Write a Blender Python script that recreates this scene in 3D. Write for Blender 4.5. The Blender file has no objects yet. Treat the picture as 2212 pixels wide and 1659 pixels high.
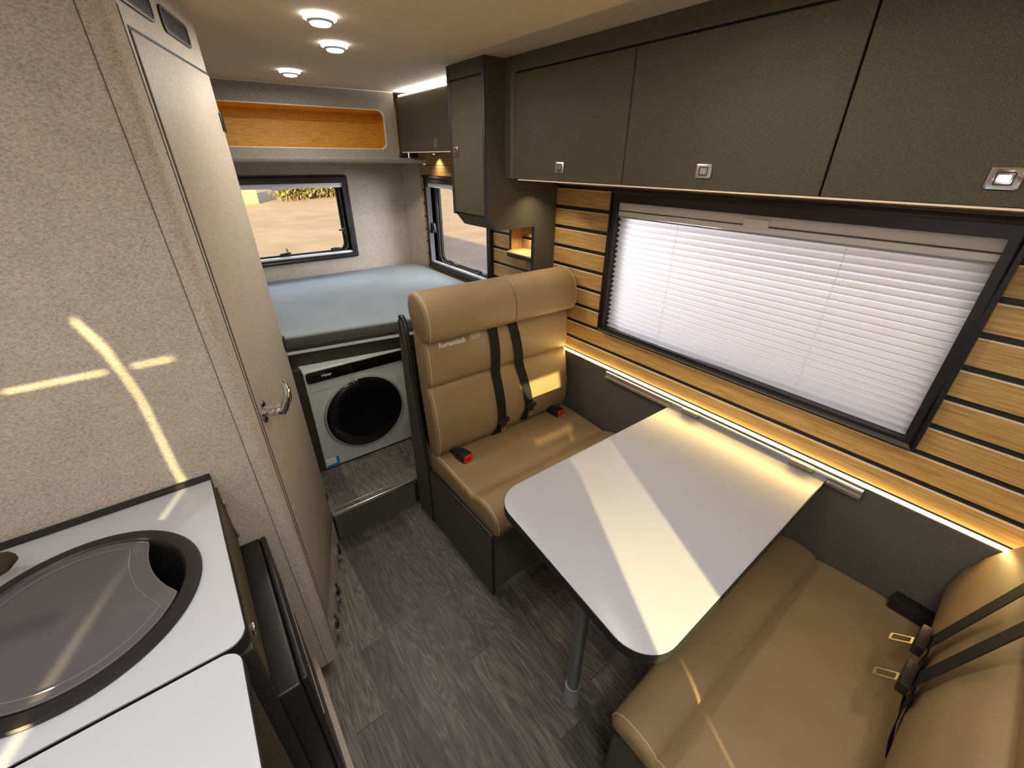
import bpy, bmesh, math, random
from mathutils import Vector, Matrix
from mathutils.geometry import tessellate_polygon
random.seed(7)
SC = bpy.context.scene
COL = SC.collection

# ------------------------------------------------------------------ camera
cam = bpy.data.cameras.new('camera')
cam.sensor_width = 36.0
cam.lens = 36.0 * 912.0 / 2212.0
cam.clip_start = 0.02
camo = bpy.data.objects.new('camera', cam)
Rm = Matrix(((0.796141177672215, 0.2797786513829228, -0.5365474177042058),
             (-0.6050825255606614, 0.3766757383218371, -0.701420362850146),
             (0.005861951537672646, 0.8830851003102995, 0.4691762388848333)))
camo.matrix_world = Matrix.Translation((0, 0, 1.6)) @ Rm.to_4x4()
COL.objects.link(camo)
SC.camera = camo

# ------------------------------------------------------------------ view
SC.view_settings.view_transform = 'Standard'
SC.view_settings.look = 'None'
SC.view_settings.exposure = -0.03
SC.view_settings.gamma = 1.0
SC.view_settings.use_curve_mapping = False
SC.cycles.use_denoising = True
SC.cycles.max_bounces = 8
SC.cycles.diffuse_bounces = 5
SC.cycles.glossy_bounces = 4
SC.cycles.transmission_bounces = 6
SC.cycles.sample_clamp_indirect = 4.0
SC.cycles.caustics_reflective = False
SC.cycles.caustics_refractive = False

# ------------------------------------------------------------------ world and sun
W = bpy.data.worlds.new('sky')
SC.world = W
W.use_nodes = True
bg = W.node_tree.nodes['Background']
bg.inputs[0].default_value = (0.72, 0.84, 1.08, 1)
bg.inputs[1].default_value = 1.2
sd = bpy.data.lights.new('sun', 'SUN')
sd.energy = 16.0
sd.color = (1.0, 0.82, 0.40)
sd.angle = math.radians(0.53)
so = bpy.data.objects.new('sun', sd)
so.rotation_euler = Vector((0.455, 0.866, -0.206)).to_track_quat('-Z', 'Y').to_euler()
so.location = (-6, -10, 6)
COL.objects.link(so)


def area(name, loc, direction, sx, sy, power, color, shape='RECTANGLE', portal=False, spread=180):
    l = bpy.data.lights.new(name, 'AREA')
    l.shape = shape
    l.size = sx
    l.size_y = sy
    l.energy = power
    l.color = color
    l.spread = math.radians(spread)
    if portal:
        l.cycles.is_portal = True
    o = bpy.data.objects.new(name, l)
    o.location = loc
    o.rotation_euler = Vector(direction).to_track_quat('-Z', 'Y').to_euler()
    COL.objects.link(o)
    return o


# area lamps for daylight at the roof hatch and windows
area('hatch_daylight', (-0.05, -0.30, 2.085), (0, 0, -1), 0.46, 0.46, 12, (0.80, 0.89, 1.0))
area('kitchen_fill_light', (-1.03, 0.35, 1.42), (1, 0, 0), 0.86, 0.40, 16, (0.80, 0.89, 1.0))  # fill lamp added behind the unseen kitchen window's blind
area('large_window_daylight', (2.15, .655, 2.15), (-.62, 0, -.9), 1.6, 0.6, 34, (0.98, 0.96, 1.0))
area('bed_window_daylight', (2.45, 1.45, 1.50), (-1.2, 1.05, -.32), .8, .8, 58, (0.88, 0.88, 1.0))
area('rear_window_daylight', (0.55, 4.1, 2.2), (.05, -1.1, -1.0), 1.0, 0.6, 26, (0.92, 0.94, 1.0))

# ------------------------------------------------------------------ materials
MATS = {}


def newmat(name):
    m = bpy.data.materials.new(name)
    m.use_nodes = True
    nt = m.node_tree
    b = nt.nodes['Principled BSDF']
    MATS[name] = m
    return m, nt, b


def N(nt, t, **kw):
    n = nt.nodes.new(t)
    for k, v in kw.items():
        setattr(n, k, v)
    return n


def plain(name, col, rough=0.5, metal=0.0, spec=0.5, noise=0.0, nscale=40, bump=0.0, bscale=300, coat=0.0):
    m, nt, b = newmat(name)
    b.inputs['Base Color'].default_value = (*col, 1)
    b.inputs['Roughness'].default_value = rough
    b.inputs['Metallic'].default_value = metal
    b.inputs['Specular IOR Level'].default_value = spec
    b.inputs['Coat Weight'].default_value = coat
    tc = N(nt, 'ShaderNodeTexCoord')
    nz = N(nt, 'ShaderNodeTexNoise')
    nz.inputs['Scale'].default_value = nscale
    nz.inputs['Detail'].default_value = 4
    nt.links.new(tc.outputs['Object'], nz.inputs['Vector'])
    if noise > 0:
        r = N(nt, 'ShaderNodeValToRGB')
        r.color_ramp.elements[0].position = 0.35
        r.color_ramp.elements[1].position = 0.65
        r.color_ramp.elements[0].color = (*[c * (1 - noise) for c in col], 1)
        r.color_ramp.elements[1].color = (*[min(1, c * (1 + noise)) for c in col], 1)
        nt.links.new(nz.outputs['Fac'], r.inputs['Fac'])
        nt.links.new(r.outputs['Color'], b.inputs['Base Color'])
    else:
        # very slight wear in the gloss keeps the surface procedural
        mr = N(nt, 'ShaderNodeMapRange')
        mr.inputs['To Min'].default_value = max(0.0, rough - 0.03)
        mr.inputs['To Max'].default_value = min(1.0, rough + 0.03)
        nt.links.new(nz.outputs['Fac'], mr.inputs['Value'])
        nt.links.new(mr.outputs['Result'], b.inputs['Roughness'])
    if bump > 0:
        n2 = N(nt, 'ShaderNodeTexNoise')
        n2.inputs['Scale'].default_value = bscale
        n2.inputs['Detail'].default_value = 2
        nt.links.new(tc.outputs['Object'], n2.inputs['Vector'])
        bp = N(nt, 'ShaderNodeBump')
        bp.inputs['Strength'].default_value = bump
        bp.inputs['Distance'].default_value = 0.002
        nt.links.new(n2.outputs['Fac'], bp.inputs['Height'])
        nt.links.new(bp.outputs['Normal'], b.inputs['Normal'])
    return m


def speckle(name, cols, pos, scale=110, stretch=(1, 1, 1), rough=0.85, bump=0.15, big=0.0, detail=6, dist=0.6, nrough=0.7):
    """felt / flecked laminate: colour ramp over a stretched noise"""
    m, nt, b = newmat(name)
    tc = N(nt, 'ShaderNodeTexCoord')
    mp = N(nt, 'ShaderNodeMapping')
    mp.inputs['Scale'].default_value = stretch
    mp.inputs['Rotation'].default_value = (0.3, 0.5, 0.2)
    nt.links.new(tc.outputs['Object'], mp.inputs['Vector'])
    nz = N(nt, 'ShaderNodeTexNoise')
    nz.inputs['Scale'].default_value = scale
    nz.inputs['Detail'].default_value = detail
    nz.inputs['Roughness'].default_value = nrough
    nz.inputs['Distortion'].default_value = dist
    nt.links.new(mp.outputs['Vector'], nz.inputs['Vector'])
    r = N(nt, 'ShaderNodeValToRGB')
    els = r.color_ramp.elements
    els[0].position = pos[0]
    els[0].color = (*cols[0], 1)
    els[1].position = pos[-1]
    els[1].color = (*cols[-1], 1)
    for p, c in zip(pos[1:-1], cols[1:-1]):
        e = els.new(p)
        e.color = (*c, 1)
    nt.links.new(nz.outputs['Fac'], r.inputs['Fac'])
    out = r.outputs['Color']
    if big > 0:
        n3 = N(nt, 'ShaderNodeTexNoise')
        n3.inputs['Scale'].default_value = 14
        n3.inputs['Detail'].default_value = 3
        nt.links.new(tc.outputs['Object'], n3.inputs['Vector'])
        mr = N(nt, 'ShaderNodeMapRange')
        mr.inputs['From Min'].default_value = 0.3
        mr.inputs['From Max'].default_value = 0.7
        mr.inputs['To Min'].default_value = 1 - big
        mr.inputs['To Max'].default_value = 1 + big
        nt.links.new(n3.outputs['Fac'], mr.inputs['Value'])
        mx = N(nt, 'ShaderNodeVectorMath', operation='SCALE')
        nt.links.new(out, mx.inputs[0])
        nt.links.new(mr.outputs['Result'], mx.inputs['Scale'])
        out = mx.outputs['Vector']
    nt.links.new(out, b.inputs['Base Color'])
    b.inputs['Roughness'].default_value = rough
    b.inputs['Specular IOR Level'].default_value = 0.25
    bp = N(nt, 'ShaderNodeBump')
    bp.inputs['Strength'].default_value = bump
    bp.inputs['Distance'].default_value = 0.001
    nt.links.new(nz.outputs['Fac'], bp.inputs['Height'])
    nt.links.new(bp.outputs['Normal'], b.inputs['Normal'])
    return m


def wood(name, c0, c1, c2, scl, rough=0.45):
    """bamboo-like straight grain; scl is the per-axis frequency (small = along the grain)"""
    m, nt, b = newmat(name)
    tc = N(nt, 'ShaderNodeTexCoord')
    mp = N(nt, 'ShaderNodeMapping')
    mp.inputs['Scale'].default_value = scl
    nt.links.new(tc.outputs['Object'], mp.inputs['Vector'])
    nz = N(nt, 'ShaderNodeTexNoise')
    nz.inputs['Scale'].default_value = 1.0
    nz.inputs['Detail'].default_value = 5
    nz.inputs['Roughness'].default_value = 0.65
    nz.inputs['Distortion'].default_value = 0.3
    nt.links.new(mp.outputs['Vector'], nz.inputs['Vector'])
    r = N(nt, 'ShaderNodeValToRGB')
    e = r.color_ramp.elements
    e[0].position = 0.30
    e[0].color = (*c0, 1)
    e[1].position = 0.72
    e[1].color = (*c2, 1)
    k = e.new(0.5)
    k.color = (*c1, 1)
    nt.links.new(nz.outputs['Fac'], r.inputs['Fac'])
    nt.links.new(r.outputs['Color'], b.inputs['Base Color'])
    b.inputs['Roughness'].default_value = rough
    return m


def floor_mat(name):
    m, nt, b = newmat(name)
    L = nt.links.new

    def M(op, a, bb=None, cc=None):
        n = N(nt, 'ShaderNodeMath', operation=op)
        for i, v in enumerate((a, bb, cc)):
            if v is None:
                continue
            if isinstance(v, (int, float)):
                n.inputs[i].default_value = v
            else:
                L(v, n.inputs[i])
        return n.outputs[0]
    tc = N(nt, 'ShaderNodeTexCoord')
    sp = N(nt, 'ShaderNodeSeparateXYZ')
    L(tc.outputs['Object'], sp.inputs[0])
    xs = M('DIVIDE', M('ADD', sp.outputs[0], 9.985), 0.1)
    row = M('FLOOR', xs)
    fx = M('FRACT', xs)
    wn = N(nt, 'ShaderNodeTexWhiteNoise', noise_dimensions='1D')
    L(row, wn.inputs['W'])
    ys = M('DIVIDE', M('ADD', M('ADD', sp.outputs[1], 20.0), M('MULTIPLY', wn.outputs['Value'], 0.9)), 0.66)
    col = M('FLOOR', ys)
    fy = M('FRACT', ys)
    cb = N(nt, 'ShaderNodeCombineXYZ')
    L(row, cb.inputs[0])
    L(col, cb.inputs[1])
    w2 = N(nt, 'ShaderNodeTexWhiteNoise', noise_dimensions='3D')
    L(cb.outputs[0], w2.inputs['Vector'])
    rnd = w2.outputs['Value']
    # grain coordinates shifted per plank
    off = N(nt, 'ShaderNodeVectorMath', operation='SCALE')
    L(w2.outputs['Color'], off.inputs[0])
    off.inputs['Scale'].default_value = 7.0
    ad = N(nt, 'ShaderNodeVectorMath', operation='ADD')
    L(tc.outputs['Object'], ad.inputs[0])
    L(off.outputs[0], ad.inputs[1])
    mp = N(nt, 'ShaderNodeMapping')
    mp.inputs['Scale'].default_value = (14, 1.9, 14)
    L(ad.outputs[0], mp.inputs['Vector'])
    base = N(nt, 'ShaderNodeTexNoise')
    base.inputs['Scale'].default_value = 0.9
    base.inputs['Detail'].default_value = 2
    base.inputs['Distortion'].default_value = 0.5
    L(mp.outputs[0], base.inputs['Vector'])
    rings = M('FRACT', M('MULTIPLY', base.outputs['Fac'], 15.0))
    ringv = M('ABSOLUTE', M('SUBTRACT', rings, 0.5))
    mp2 = N(nt, 'ShaderNodeMapping')
    mp2.inputs['Scale'].default_value = (260, 14, 260)
    L(ad.outputs[0], mp2.inputs['Vector'])
    fine = N(nt, 'ShaderNodeTexNoise')
    fine.inputs['Scale'].default_value = 1.0
    fine.inputs['Detail'].default_value = 4
    L(mp2.outputs[0], fine.inputs['Vector'])
    fac = M('ADD', M('MULTIPLY', ringv, 0.52), M('MULTIPLY', fine.outputs['Fac'], 0.80))
    fac = M('ADD', fac, M('MULTIPLY', M('SUBTRACT', rnd, 0.5), 0.36))
    r = N(nt, 'ShaderNodeValToRGB')
    e = r.color_ramp.elements
    e[0].position = 0.22
    e[0].color = (0.030, 0.026, 0.023, 1)
    e[1].position = 0.92
    e[1].color = (0.190, 0.168, 0.145, 1)
    k = e.new(0.52)
    k.color = (0.076, 0.066, 0.058, 1)
    L(fac, r.inputs['Fac'])
    ex = M('MINIMUM', fx, M('SUBTRACT', 1.0, fx))
    ey = M('MINIMUM', fy, M('SUBTRACT', 1.0, fy))
    gap = M('MAXIMUM', M('LESS_THAN', ex, 0.008), M('LESS_THAN', ey, 0.0030))
    mx = N(nt, 'ShaderNodeMix', data_type='RGBA')
    L(gap, mx.inputs[0])
    L(r.outputs['Color'], mx.inputs[6])
    mx.inputs[7].default_value = (0.045, 0.040, 0.036, 1)
    L(mx.outputs[2], b.inputs['Base Color'])
    b.inputs['Roughness'].default_value = 0.42
    b.inputs['Specular IOR Level'].default_value = 0.4
    bp = N(nt, 'ShaderNodeBump')
    bp.inputs['Strength'].default_value = 0.15
    bp.inputs['Distance'].default_value = 0.001
    L(fine.outputs['Fac'], bp.inputs['Height'])
    L(bp.outputs['Normal'], b.inputs['Normal'])
    return m


def emit(name, col, strength):
    m, nt, b = newmat(name)
    b.inputs['Base Color'].default_value = (*col, 1)
    b.inputs['Emission Color'].default_value = (*col, 1)
    b.inputs['Emission Strength'].default_value = strength
    return m


def glass(name, col, rough=0.02, alpha_mix=0.12):
    """thin acrylic: mostly see-through with a slight gloss"""
    m, nt, b = newmat(name)
    out = nt.nodes['Material Output']
    tr = N(nt, 'ShaderNodeBsdfTransparent')
    tr.inputs[0].default_value = (*col, 1)
    gl = N(nt, 'ShaderNodeBsdfGlossy')
    gl.inputs['Roughness'].default_value = rough
    fr = N(nt, 'ShaderNodeFresnel')
    fr.inputs['IOR'].default_value = 1.45
    mp = N(nt, 'ShaderNodeMath', operation='MULTIPLY')
    mp.inputs[1].default_value = 0.8
    nt.links.new(fr.outputs[0], mp.inputs[0])
    ge = N(nt, 'ShaderNodeNewGeometry')
    iv = N(nt, 'ShaderNodeMath', operation='SUBTRACT')
    iv.inputs[0].default_value = 1.0
    nt.links.new(ge.outputs['Backfacing'], iv.inputs[1])
    m2 = N(nt, 'ShaderNodeMath', operation='MULTIPLY')
    nt.links.new(mp.outputs[0], m2.inputs[0])
    nt.links.new(iv.outputs[0], m2.inputs[1])
    mx = N(nt, 'ShaderNodeMixShader')
    nt.links.new(m2.outputs[0], mx.inputs[0])
    nt.links.new(tr.outputs[0], mx.inputs[1])
    nt.links.new(gl.outputs[0], mx.inputs[2])
    nt.links.new(mx.outputs[0], out.inputs[0])
    return m


M_FELT = speckle('light_felt', [(0.285, 0.237, 0.195), (0.46, 0.395, 0.33), (0.60, 0.53, 0.455)], [0.34, 0.5, 0.65], scale=185, stretch=(1, 1, 1.6), bump=0.25, big=0.05, rough=0.95, dist=0.15, nrough=0.78)
M_LAM = speckle('beige_flecked_laminate', [(0.34, 0.285, 0.225), (0.425, 0.36, 0.29), (0.51, 0.435, 0.355)], [0.35, 0.5, 0.65], scale=230, bump=0.05, rough=0.55, big=0.03)
M_OLIVE = speckle('dark_olive_laminate', [(0.040, 0.033, 0.019), (0.078, 0.066, 0.042), (0.165, 0.142, 0.090)], [0.30, 0.5, 0.76], scale=520, bump=0.04, rough=0.68, big=0.03)
M_SOFF = speckle('grey_flecked_laminate', [(0.22, 0.195, 0.165), (0.30, 0.27, 0.235), (0.37, 0.34, 0.30)], [0.35, 0.5, 0.65], scale=200, bump=0.05, rough=0.7)
M_PANEL = speckle('grey_brown_panel', [(0.052, 0.047, 0.037), (0.090, 0.082, 0.065), (0.15, 0.138, 0.112)], [0.30, 0.5, 0.74], scale=460, bump=0.05, rough=0.7)
M_DK = plain('dark_brown_laminate', (0.030, 0.025, 0.018), 0.6, noise=0.2, nscale=300)
M_OAK = wood('bamboo_boards', (0.31, 0.165, 0.045), (0.48, 0.285, 0.095), (0.63, 0.41, 0.17), (150, 9, 190))
M_OAKX = wood('bamboo_boards_across', (0.58, 0.31, 0.03), (0.86, 0.50, 0.07), (0.95, 0.64, 0.14), (9, 150, 190))
M_OAKZ = wood('bamboo_boards_upright', (0.38, 0.19, 0.05), (0.60, 0.33, 0.10), (0.74, 0.46, 0.17), (150, 150, 9))
M_EDGE = plain('pale_edge_and_highlight', (0.80, 0.66, 0.48), 0.5)
M_FLOOR = floor_mat('grey_wood_vinyl')
M_CEIL = plain('cream_ceiling', (0.70, 0.58, 0.42), 0.85, noise=0.03, nscale=60)
M_LEATH = plain('tan_leather', (0.275, 0.184, 0.090), 0.5, spec=0.35, noise=0.05, nscale=9, bump=0.35, bscale=750)
M_STITCH = plain('beige_stitching', (0.72, 0.52, 0.30), 0.7)
M_SHEET = plain('blue_grey_sheet', (0.295, 0.33, 0.365), 0.9, noise=0.06, nscale=5, bump=0.1, bscale=60)
M_SHEETS = plain('dark_grey_mattress_side', (0.075, 0.078, 0.070), 0.9, noise=0.1, nscale=60)
M_WHITE = plain('matt_white_laminate', (0.395, 0.385, 0.40), 0.32, spec=0.4)
M_CTOP = plain('white_counter_laminate', (0.52, 0.535, 0.57), 0.22, spec=0.45)
M_BLACK = plain('black_edge', (0.012, 0.012, 0.012), 0.45)
M_BPLAS = plain('black_plastic', (0.011, 0.009, 0.009), 0.38)
M_RUB = plain('black_rubber', (0.010, 0.010, 0.010), 0.7)
M_CHROME = plain('chrome', (0.80, 0.80, 0.80), 0.08, metal=1.0)
M_ALU = plain('aluminium', (0.72, 0.70, 0.66), 0.3, metal=1.0)
M_ALUD = plain('grey_metal_tube', (0.30, 0.33, 0.34), 0.38, metal=0.8)
M_BRASS = plain('brushed_metal', (0.40, 0.36, 0.28), 0.35, metal=1.0)
M_PWHITE = plain('white_plastic', (0.80, 0.79, 0.80), 0.35)
M_WM = plain('silver_white_enamel', (0.54, 0.57, 0.54), 0.28, spec=0.5)
M_GLOSSB = plain('gloss_black', (0.004, 0.004, 0.005), 0.06, spec=0.6)
M_WEB = plain('black_webbing', (0.013, 0.013, 0.012), 0.75, spec=0.15, noise=0.2, nscale=400)
M_RED = plain('red_plastic', (0.75, 0.02, 0.015), 0.35)
M_TEXT = plain('off_white_thread', (0.85, 0.82, 0.74), 0.7)
M_GREYP = plain('grey_plastic', (0.30, 0.30, 0.28), 0.4)
M_BLUE = plain('blue_label', (0.02, 0.20, 0.55), 0.4)
M_PAPER = plain('white_label', (0.70, 0.76, 0.74), 0.5)
M_SINK = plain('dark_composite', (0.012, 0.011, 0.011), 0.42)
M_LIDG = plain('smoked_glass_line', (0.17, 0.165, 0.175), 0.15)
M_BRONZE = plain('dark_bronze', (0.06, 0.045, 0.028), 0.35, metal=0.6)
M_PANE = glass('clear_acrylic', (0.93, 0.95, 0.94))
M_LEDW = emit('warm_led', (1.0, 0.76, 0.32), 8.0)
M_LEDC = emit('cool_led', (0.97, 0.99, 1.0), 7.0)
M_LENS = emit('lamp_lens', (0.95, 1.0, 1.0), 9.0)
M_SPOT = emit('spot_lens', (1.0, 0.86, 0.62), 6.0)

# smoked lid: dark tinted, glossy, part see-through
m_, nt_, b_ = newmat('smoked_glass')
b_.inputs['Base Color'].default_value = (0.095, 0.09, 0.097, 1)
b_.inputs['Roughness'].default_value = 0.12
b_.inputs['Specular IOR Level'].default_value = 0.6
nz_ = N(nt_, 'ShaderNodeTexNoise')
nz_.inputs['Scale'].default_value = 8
mr_ = N(nt_, 'ShaderNodeMapRange')
mr_.inputs['To Min'].default_value = 0.08
mr_.inputs['To Max'].default_value = 0.18
nt_.links.new(nz_.outputs['Fac'], mr_.inputs['Value'])
nt_.links.new(mr_.outputs['Result'], b_.inputs['Roughness'])
M_LID = m_

# pleated blind: thin white fabric that lets daylight through
m_, nt_, b_ = newmat('pleated_blind_fabric')
out_ = nt_.nodes['Material Output']
df_ = N(nt_, 'ShaderNodeBsdfDiffuse')
df_.inputs[0].default_value = (0.78, 0.76, 0.76, 1)
tl_ = N(nt_, 'ShaderNodeBsdfTranslucent')
tl_.inputs[0].default_value = (0.86, 0.82, 0.84, 1)
mx_ = N(nt_, 'ShaderNodeMixShader')
nzb = N(nt_, 'ShaderNodeTexNoise')
nzb.inputs['Scale'].default_value = 900
mrb = N(nt_, 'ShaderNodeMapRange')
mrb.inputs['To Min'].default_value = 0.34
mrb.inputs['To Max'].default_value = 0.42
nt_.links.new(nzb.outputs['Fac'], mrb.inputs['Value'])
nt_.links.new(mrb.outputs['Result'], mx_.inputs[0])
nt_.links.new(df_.outputs[0], mx_.inputs[1])
nt_.links.new(tl_.outputs[0], mx_.inputs[2])
nt_.links.new(mx_.outputs[0], out_.inputs[0])
M_BLIND = m_

M_GROUND = plain('pale_concrete_yard', (0.52, 0.345, 0.225), 0.9, noise=0.10, nscale=0.9)
M_WALLX = plain('yellow_render', (0.55, 0.40, 0.24), 0.9, noise=0.15, nscale=2)
M_LEAF = plain('hedge_leaf', (0.20, 0.165, 0.06), 0.7, noise=0.5, nscale=2)
M_STEM = plain('hedge_stem', (0.30, 0.19, 0.10), 0.8, noise=0.2, nscale=4)
M_BODY = plain('white_body_skin', (0.7, 0.7, 0.7), 0.4)


# ------------------------------------------------------------------ mesh builder
class MB:
    def __init__(self):
        self.bm = bmesh.new()
        self.mats = []

    def mi(self, m):
        if m not in self.mats:
            self.mats.append(m)
        return self.mats.index(m)

    def _begin(self):
        return set(self.bm.faces)

    def _finish(self, faces, m, bev=0, seg=2):
        i = self.mi(m)
        for f in faces:
            f.material_index = i
        if bev > 0:
            edges = set()
            for f in faces:
                for e in f.edges:
                    if len(e.link_faces) == 2:
                        a = e.link_faces[0].normal.angle(e.link_faces[1].normal, 0)
                        if a > 0.5:
                            edges.add(e)
            if edges:
                bmesh.ops.bevel(self.bm, geom=list(edges), offset=bev, segments=seg, affect='EDGES', profile=0.5, clamp_overlap=True)

    def loops(self, rings, m, closed=True, cap=True, bev=0, seg=2):
        """connect a list of rings (lists of points) into a surface"""
        bm = self.bm
        vr = [[bm.verts.new(p) for p in r] for r in rings]
        fs = []
        n = len(rings[0])
        for a, b in zip(vr[:-1], vr[1:]):
            for i in range(n if closed else n - 1):
                j = (i + 1) % n
                fs.append(bm.faces.new((a[i], a[j], b[j], b[i])))
        if cap and closed:
            fs.append(bm.faces.new(list(reversed(vr[0]))))
            fs.append(bm.faces.new(vr[-1]))
        bmesh.ops.recalc_face_normals(bm, faces=fs)
        self._finish(fs, m, bev, seg)
        return self

    def box(self, x0, y0, z0, x1, y1, z1, m, bev=0, seg=2):
        return self.loops([[(x0, y0, z0), (x1, y0, z0), (x1, y1, z0), (x0, y1, z0)],
                           [(x0, y0, z1), (x1, y0, z1), (x1, y1, z1), (x0, y1, z1)]], m, bev=bev, seg=seg)

    def prism(self, pts, ax, a0, a1, m, bev=0, seg=2):
        def P(p, a):
            if ax == 'x':
                return (a, p[0], p[1])
            if ax == 'y':
                return (p[0], a, p[1])
            return (p[0], p[1], a)
        return self.loops([[P(p, a0) for p in pts], [P(p, a1) for p in pts]], m, bev=bev, seg=seg)

    def plate(self, outer, holes, ax, a0, a1, m, mside=None):
        """flat slab with holes; ax normal axis, thickness a0..a1"""
        def P(p, a):
            if ax == 'x':
                return (a, p[0], p[1])
            if ax == 'y':
                return (p[0], a, p[1])
            return (p[0], p[1], a)
        loops = [outer] + holes
        pl = [[Vector((p[0], p[1], 0)) for p in l] for l in loops]
        flat = [p for l in loops for p in l]
        tris = tessellate_polygon(pl)
        bm = self.bm
        fs = []
        va = [bm.verts.new(P(p, a0)) for p in flat]
        vb = [bm.verts.new(P(p, a1)) for p in flat]
        for t in tris:
            fs.append(bm.faces.new([va[i] for i in t]))
            fs.append(bm.faces.new([vb[i] for i in reversed(t)]))
        side = []
        k = 0
        for l in loops:
            n = len(l)
            for i in range(n):
                j = (i + 1) % n
                side.append(bm.faces.new((va[k + i], va[k + j], vb[k + j], vb[k + i])))
            k += n
        bmesh.ops.recalc_face_normals(bm, faces=fs + side)
        self._finish(fs, m)
        self._finish(side, mside or m)
        return self

    def tube(self, path, r, m, seg=8, closed=False, flat=None):
        path = [Vector(p) for p in path]
        n = len(path)
        rings = []
        up = None
        for i, p in enumerate(path):
            if closed:
                t = path[(i + 1) % n] - path[i - 1]
            else:
                t = path[min(i + 1, n - 1)] - path[max(i - 1, 0)]
            t.normalize()
            if up is None:
                up = Vector((0, 0, 1)) if abs(t.z) < 0.9 else Vector((1, 0, 0))
            s = t.cross(up)
            if s.length < 1e-4:
                s = t.cross(Vector((0, 1, 0)))
            s.normalize()
            u = s.cross(t).normalized()
            up = u
            rr = r[i] if isinstance(r, (list, tuple)) else r
            ra, rb = (rr, rr) if flat is None else (rr, rr * flat)
            rings.append([tuple(p + s * math.cos(a) * ra + u * math.sin(a) * rb) for a in [2 * math.pi * k / seg for k in range(seg)]])
        if closed:
            rings.append(rings[0])
        return self.loops(rings, m, cap=not closed)

    def lathe(self, prof, c, axis, m, seg=32, cap=True):
        """prof = list of (radius, height along axis)"""
        axis = Vector(axis).normalized()
        a = axis.orthogonal().normalized()
        b = axis.cross(a)
        c = Vector(c)
        rings = [[tuple(c + axis * h + (a * math.cos(t) + b * math.sin(t)) * max(r, 1e-5)) for t in [2 * math.pi * k / seg for k in range(seg)]] for r, h in prof]
        return self.loops(rings, m, cap=cap)

    def strap(self, path, width, thick, m, side):
        """flat webbing along a path; side = width direction"""
        s = Vector(side).normalized()
        rings = []
        path = [Vector(p) for p in path]
        for i, p in enumerate(path):
            t = (path[min(i + 1, len(path) - 1)] - path[max(i - 1, 0)]).normalized()
            sw = (s - t * s.dot(t)).normalized()
            nn = t.cross(sw).normalized()
            w, h = sw * width / 2, nn * thick / 2
            rings.append([tuple(p - w - h), tuple(p + w - h), tuple(p + w + h), tuple(p - w + h)])
        return self.loops(rings, m)

    def map(self, fn):
        for v in self.bm.verts:
            v.co = Vector(fn(v.co))
        bmesh.ops.recalc_face_normals(self.bm, faces=self.bm.faces)
        return self

    def build(self, name, parent=None, smooth=38, label=None):
        me = bpy.data.meshes.new(name)
        base = Vector((0, 0, 0))
        if parent is not None:
            q = parent
            while q is not None:
                base += Vector(q.location)
                q = q.parent
        bm = self.bm
        bmesh.ops.recalc_face_normals(bm, faces=bm.faces)
        if base.length:
            bmesh.ops.translate(bm, vec=-base, verts=bm.verts)
        lim = math.radians(smooth)
        for f in bm.faces:
            f.smooth = True
        for e in bm.edges:
            e.smooth = len(e.link_faces) != 2 or e.calc_face_angle(3.0) < lim
        bm.to_mesh(me)
        bm.free()
        for m in self.mats:
            me.materials.append(m)
        o = bpy.data.objects.new(name, me)
        COL.objects.link(o)
        if parent is not None:
            o.parent = parent
        if label:
            o['label'] = label
        return o


def thing(name, loc, label, cat, group=None):
    o = bpy.data.objects.new(name, None)
    o.empty_display_size = 0.05
    o.location = loc
    COL.objects.link(o)
    o['label'] = label
    o['category'] = cat
    if group:
        o['group'] = group
    return o


def tag(o, label, cat, group=None):
    o['label'] = label
    o['category'] = cat
    if group:
        o['group'] = group
    return o


def struct(o):
    o['kind'] = 'structure'
    return o


def rrect(x0, y0, x1, y1, r, n=5):
    pts = []
    for cx, cy, a0 in ((x1 - r, y0 + r, -90), (x1 - r, y1 - r, 0), (x0 + r, y1 - r, 90), (x0 + r, y0 + r, 180)):
        for k in range(n + 1):
            a = math.radians(a0 + 90 * k / n)
            pts.append((cx + r * math.cos(a), cy + r * math.sin(a)))
    return pts


def roundpoly(pts, rad, n=6):
    """round the corners of a polygon; rad = list of radii"""
    out = []
    L = len(pts)
    for i in range(L):
        p = Vector(pts[i]).to_2d()
        r = rad[i] if isinstance(rad, (list, tuple)) else rad
        if r <= 0:
            out.append(tuple(p))
            continue
        a = (Vector(pts[i - 1]).to_2d() - p).normalized()
        b = (Vector(pts[(i + 1) % L]).to_2d() - p).normalized()
        ang = a.angle(b)
        d = r / math.tan(ang / 2)
        pa, pb = p + a * d, p + b * d
        c = p + (a + b).normalized() * (r / math.sin(ang / 2))
        va, vb = pa - c, pb - c
        tot = va.angle_signed(vb)
        for k in range(n + 1):
            t = -tot * k / n
            out.append(tuple(c + Vector((va.x * math.cos(t) - va.y * math.sin(t), va.x * math.sin(t) + va.y * math.cos(t)))))
    return out


def circle(cx, cy, r, n=64):
    return [(cx + r * math.cos(2 * math.pi * k / n), cy + r * math.sin(2 * math.pi * k / n)) for k in range(n)]


def smoothloop(pts, it=2):
    """Chaikin smoothing of a closed 2D loop"""
    for _ in range(it):
        out = []
        for i in range(len(pts)):
            a, b = pts[i], pts[(i + 1) % len(pts)]
            out.append((a[0] * .75 + b[0] * .25, a[1] * .75 + b[1] * .25))
            out.append((a[0] * .25 + b[0] * .75, a[1] * .25 + b[1] * .75))
        pts = out
    return pts


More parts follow.
